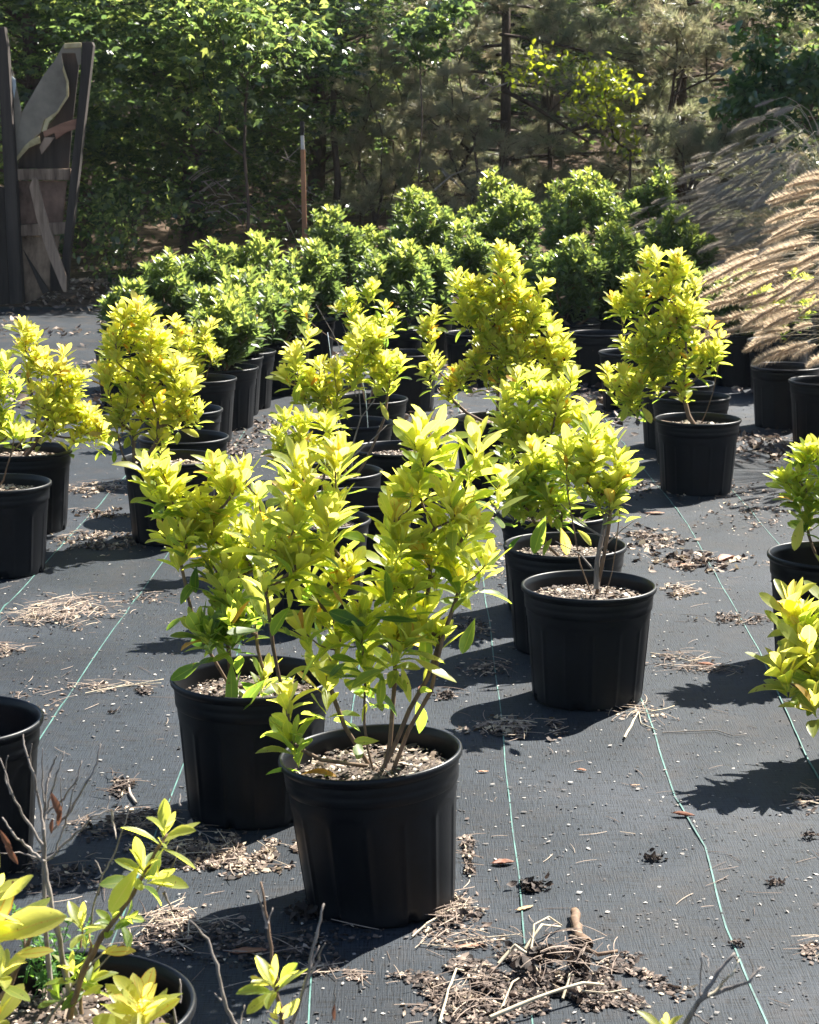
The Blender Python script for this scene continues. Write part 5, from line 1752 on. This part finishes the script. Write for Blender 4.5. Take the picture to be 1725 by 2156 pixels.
clump(238, 1500, .022, 'dark speck of bark on the bare fabric at left', 6, .3)
clump(934, 1466, .045, 'dark bark clump between the front plants and the right pot', 7, .25)
clump(640, 1925, .075, 'dark crumbs at the left foot of the front pot', 8, .1)
clump(455, 1555, .03, 'tiny dark clump left of the rear left pot', 9, .3)

def stick(pts, r0, r1, mat, label, name='twig', lift=.006, cat='twig', group='loose sticks and straws on the fabric', arch=0.0):
    P = []
    n = len(pts)
    for i, (a, b_) in enumerate(pts):
        p = on_z(a, b_)
        P.append(Vector((p.x, p.y, gz(p.x, p.y) + lift + arch * math.sin(math.pi * i / (n - 1)))))
    Q, R = [], []
    rng = random.Random(int(pts[0][0]))
    for i in range(n - 1):
        for k in range(3):
            u = k / 3
            Q.append(P[i].lerp(P[i + 1], u) + Vector((rng.uniform(-1, 1), rng.uniform(-1, 1), 0)) * r0 * .35)
            R.append((r0 + (r1 - r0) * (i + u) / (n - 1)) * rng.uniform(.88, 1.15))
    Q.append(P[-1]); R.append(r1)
    V, T = tubes([(Q, R)], 7)
    return tag(link(name, mesh_tris(name, V, T, M[mat])), label, cat, group)
stick([(1236, 2003), (1218, 1985), (1212, 1960), (1210, 1930)], .014, .0105, 'bark', 'thick stubby stick standing out of the spilled root ball', 'stick', .012)
stick([(1030, 2160), (1130, 2135), (1225, 2105), (1270, 2092)], .0045, .003, 'straw', 'long pale straw across the front of the spilled root ball', lift=.02, arch=.02)
stick([(1225, 2105), (1275, 2110), (1320, 2102)], .0022, .0015, 'straw', 'thin side straw right of the long pale one', lift=.02)
stick([(1105, 2005), (1140, 1985), (1180, 1962)], .0035, .002, 'straw', 'bent pale straw at the top of the root ball', arch=.035)
stick([(1118, 2010), (1125, 1985), (1155, 1970), (1183, 1958)], .0028, .0015, 'straw', 'second bent straw beside the first', arch=.04)
stick([(925, 2156), (945, 2110), (960, 2070), (978, 2052)], .003, .0018, 'straw', 'pale straw arching at the left of the root ball', arch=.03)
stick([(1048, 2145), (1080, 2100), (1100, 2060)], .0026, .0016, 'straw', 'straw leaning up in front of the root ball', arch=.03)
stick([(1185, 2108), (1200, 2085), (1216, 2062)], .003, .0018, 'straw', 'short straw leaning on the dark heart of the root ball', arch=.03)
stick([(1050, 2035), (1085, 2020), (1120, 2045), (1135, 2060)], .004, .0025, 'straw', 'curved root on the left shoulder of the root ball', arch=.03)
stick([(1232, 2010), (1260, 2022), (1300, 2015)], .005, .004, 'bark', 'bark strip behind the thick stubby stick', lift=.012)
stick([(955, 1988), (1010, 1980), (1060, 1976), (1095, 1974)], .0018, .001, 'straw', 'long thin straw before the front pot')
stick([(885, 1990), (940, 1998), (1000, 2000)], .0016, .001, 'straw', 'straw running left before the front pot')
stick([(868, 1975), (900, 1955), (950, 1928), (1005, 1915)], .0022, .0014, 'straw', 'straw leaning along the foot of the front pot', arch=.01)
stick([(1315, 1555), (1335, 1530), (1345, 1500)], .004, .002, 'straw', 'tan dry stalk at the foot of the right pot', arch=.015)
stick([(1345, 1500), (1350, 1525), (1385, 1540)], .0016, .001, 'straw', 'thin loop of straw beside the right pot')
stick([(1370, 1500), (1400, 1495), (1420, 1488)], .002, .0015, 'straw', 'pale sliver of wood right of the right pot')
stick([(1380, 1398), (1440, 1408), (1500, 1402), (1560, 1420)], .0022, .001, 'twig', 'long thin twig in the leaf shadow at right')
stick([(1395, 1545), (1450, 1542), (1510, 1540), (1545, 1552), (1570, 1548)], .0018, .001, 'twig', 'wavy thin twig on the open fabric at right')
stick([(1370, 1375), (1420, 1382), (1460, 1395)], .0024, .0015, 'straw', 'pale twig right of the right pot')
stick([(268, 1640), (272, 1670), (287, 1695)], .0045, .004, 'pale_branch', 'short pale stick standing by the dark crumb pile')
stick([(268, 1640), (262, 1665), (256, 1680)], .003, .002, 'straw', 'bent straw beside the short pale stick')
stick([(180, 1462), (220, 1455), (275, 1445), (345, 1432)], .0022, .0012, 'straw', 'long straw on the bare fabric at left')
stick([(205, 1448), (260, 1445), (340, 1440)], .0016, .001, 'straw', 'second long straw on the bare fabric at left')
stick([(345, 1720), (380, 1735), (420, 1755), (460, 1775)], .002, .0012, 'twig', 'thin twig in the shadow of the rear left pot')
stick([(0, 1180), (30, 1195), (60, 1200), (95, 1190)], .0026, .002, 'pale_branch', 'pale cord curling at the foot of the left edge pot')
stick([(300, 1965), (340, 1945), (362, 1950), (390, 1985)], .002, .0012, 'straw', 'bent straw in the twiggy heap at lower left', arch=.03)
stick([(398, 1935), (400, 1960), (395, 1990)], .0022, .0012, 'straw', 'upright straw in the twiggy heap', arch=.03)
# hollow dark heart of the spilled root ball
def root_ball():
    rng = random.Random(12)
    c = on_z(1165, 2060)
    V, T, N = [], [], []
    for _ in range(150):
        a = rng.uniform(0, 6.28)
        rr_ = rng.uniform(.6, 1.0)
        p = Vector((math.cos(a) * .075 * rr_, math.sin(a) * .07 * rr_, rng.uniform(.0, .045) * (.4 + .6 * (math.sin(a) > -.3))))
        flake_geo(rng, V, T, N, p, rng.uniform(.01, .022), min(1, max(0, rng.gauss(.12, .12))), .8)
    for _ in range(60):
        a = rng.uniform(0, 6.28)
        p = Vector((.04 + rng.gauss(0, .05), .03 + rng.gauss(0, .05), rng.uniform(.01, .05)))
        needle_geo(rng, V, T, N, p, rng.uniform(.04, .1), .001, .03, rng.uniform(.45, .85))
    o = tag(link('root_ball', mesh_tris('root_ball', V, T, M['litter'], False, N)), 'dark hollow heart of the spilled root ball with its fine roots', 'root ball')
    o.location = (c.x, c.y, .004)
    o['kind'] = 'stuff'
root_ball()
# fine green weeds in the lower left pot
def weeds():
    rng = random.Random(31)
    base = on_z(95, 2090, .33)
    root = tag(empty('weed_tuft', (base.x, base.y, .33)), 'tuft of fine green weeds growing in the lower left pot', 'weeds')
    paths, leaves = [], []
    for k in range(16):
        x, y = rng.uniform(20, 200), rng.uniform(1880, 2080)
        e = on_y(x, y, base.y + rng.uniform(-.06, .06)) - base
        s = Vector((rng.uniform(-.05, .05), rng.uniform(-.04, .04), 0))
        mid = s.lerp(e, .5) + Vector((rng.uniform(-.02, .02), 0, .02))
        P = [s, s.lerp(mid, .5), mid, mid.lerp(e, .5), e]
        paths.append((P, [.0012, .0011, .001, .0008, .0005]))
        for j in range(22):
            u = rng.uniform(.15, 1)
            i = min(3, int(u * 4))
            p = P[i].lerp(P[i + 1], u * 4 - i)
            d = Vector((rng.uniform(-1, 1), rng.uniform(-1, 1), rng.uniform(-.1, .9)))
            leaves.append((p, frame(d, Vector((0, 0, 1))), rng.uniform(.010, .022), rng.random()))
    V, T = tubes(paths, 4)
    link('stem', mesh_tris('stem', V, T, M['weed'], True, [.5] * len(V)), root)
    link('foliage', join_leaves('foliage', leaves, LO, M['weed']), root, kind='stuff')
weeds()
# thin wires among the wiry shrub's stems
def wire(pts, Y, label):
    P = [on_y(a, b_, Y) for a, b_ in pts]
    V, T = tubes([(P, [.0016] * len(P))], 5)
    tag(link('thin_wire', mesh_tris('thin_wire', V, T, M['wire'])), label, 'wire', 'pale wires stuck in the pots')
Yw = on_z(735, 990, .33).y
wire([(712, 905), (705, 830), (698, 760), (690, 700)], Yw - .05, 'pale wire upright at the left of the wiry shrub')
wire([(775, 900), (770, 830), (755, 770), (748, 730)], Yw - .08, 'pale wire leaning at the right of the wiry shrub')
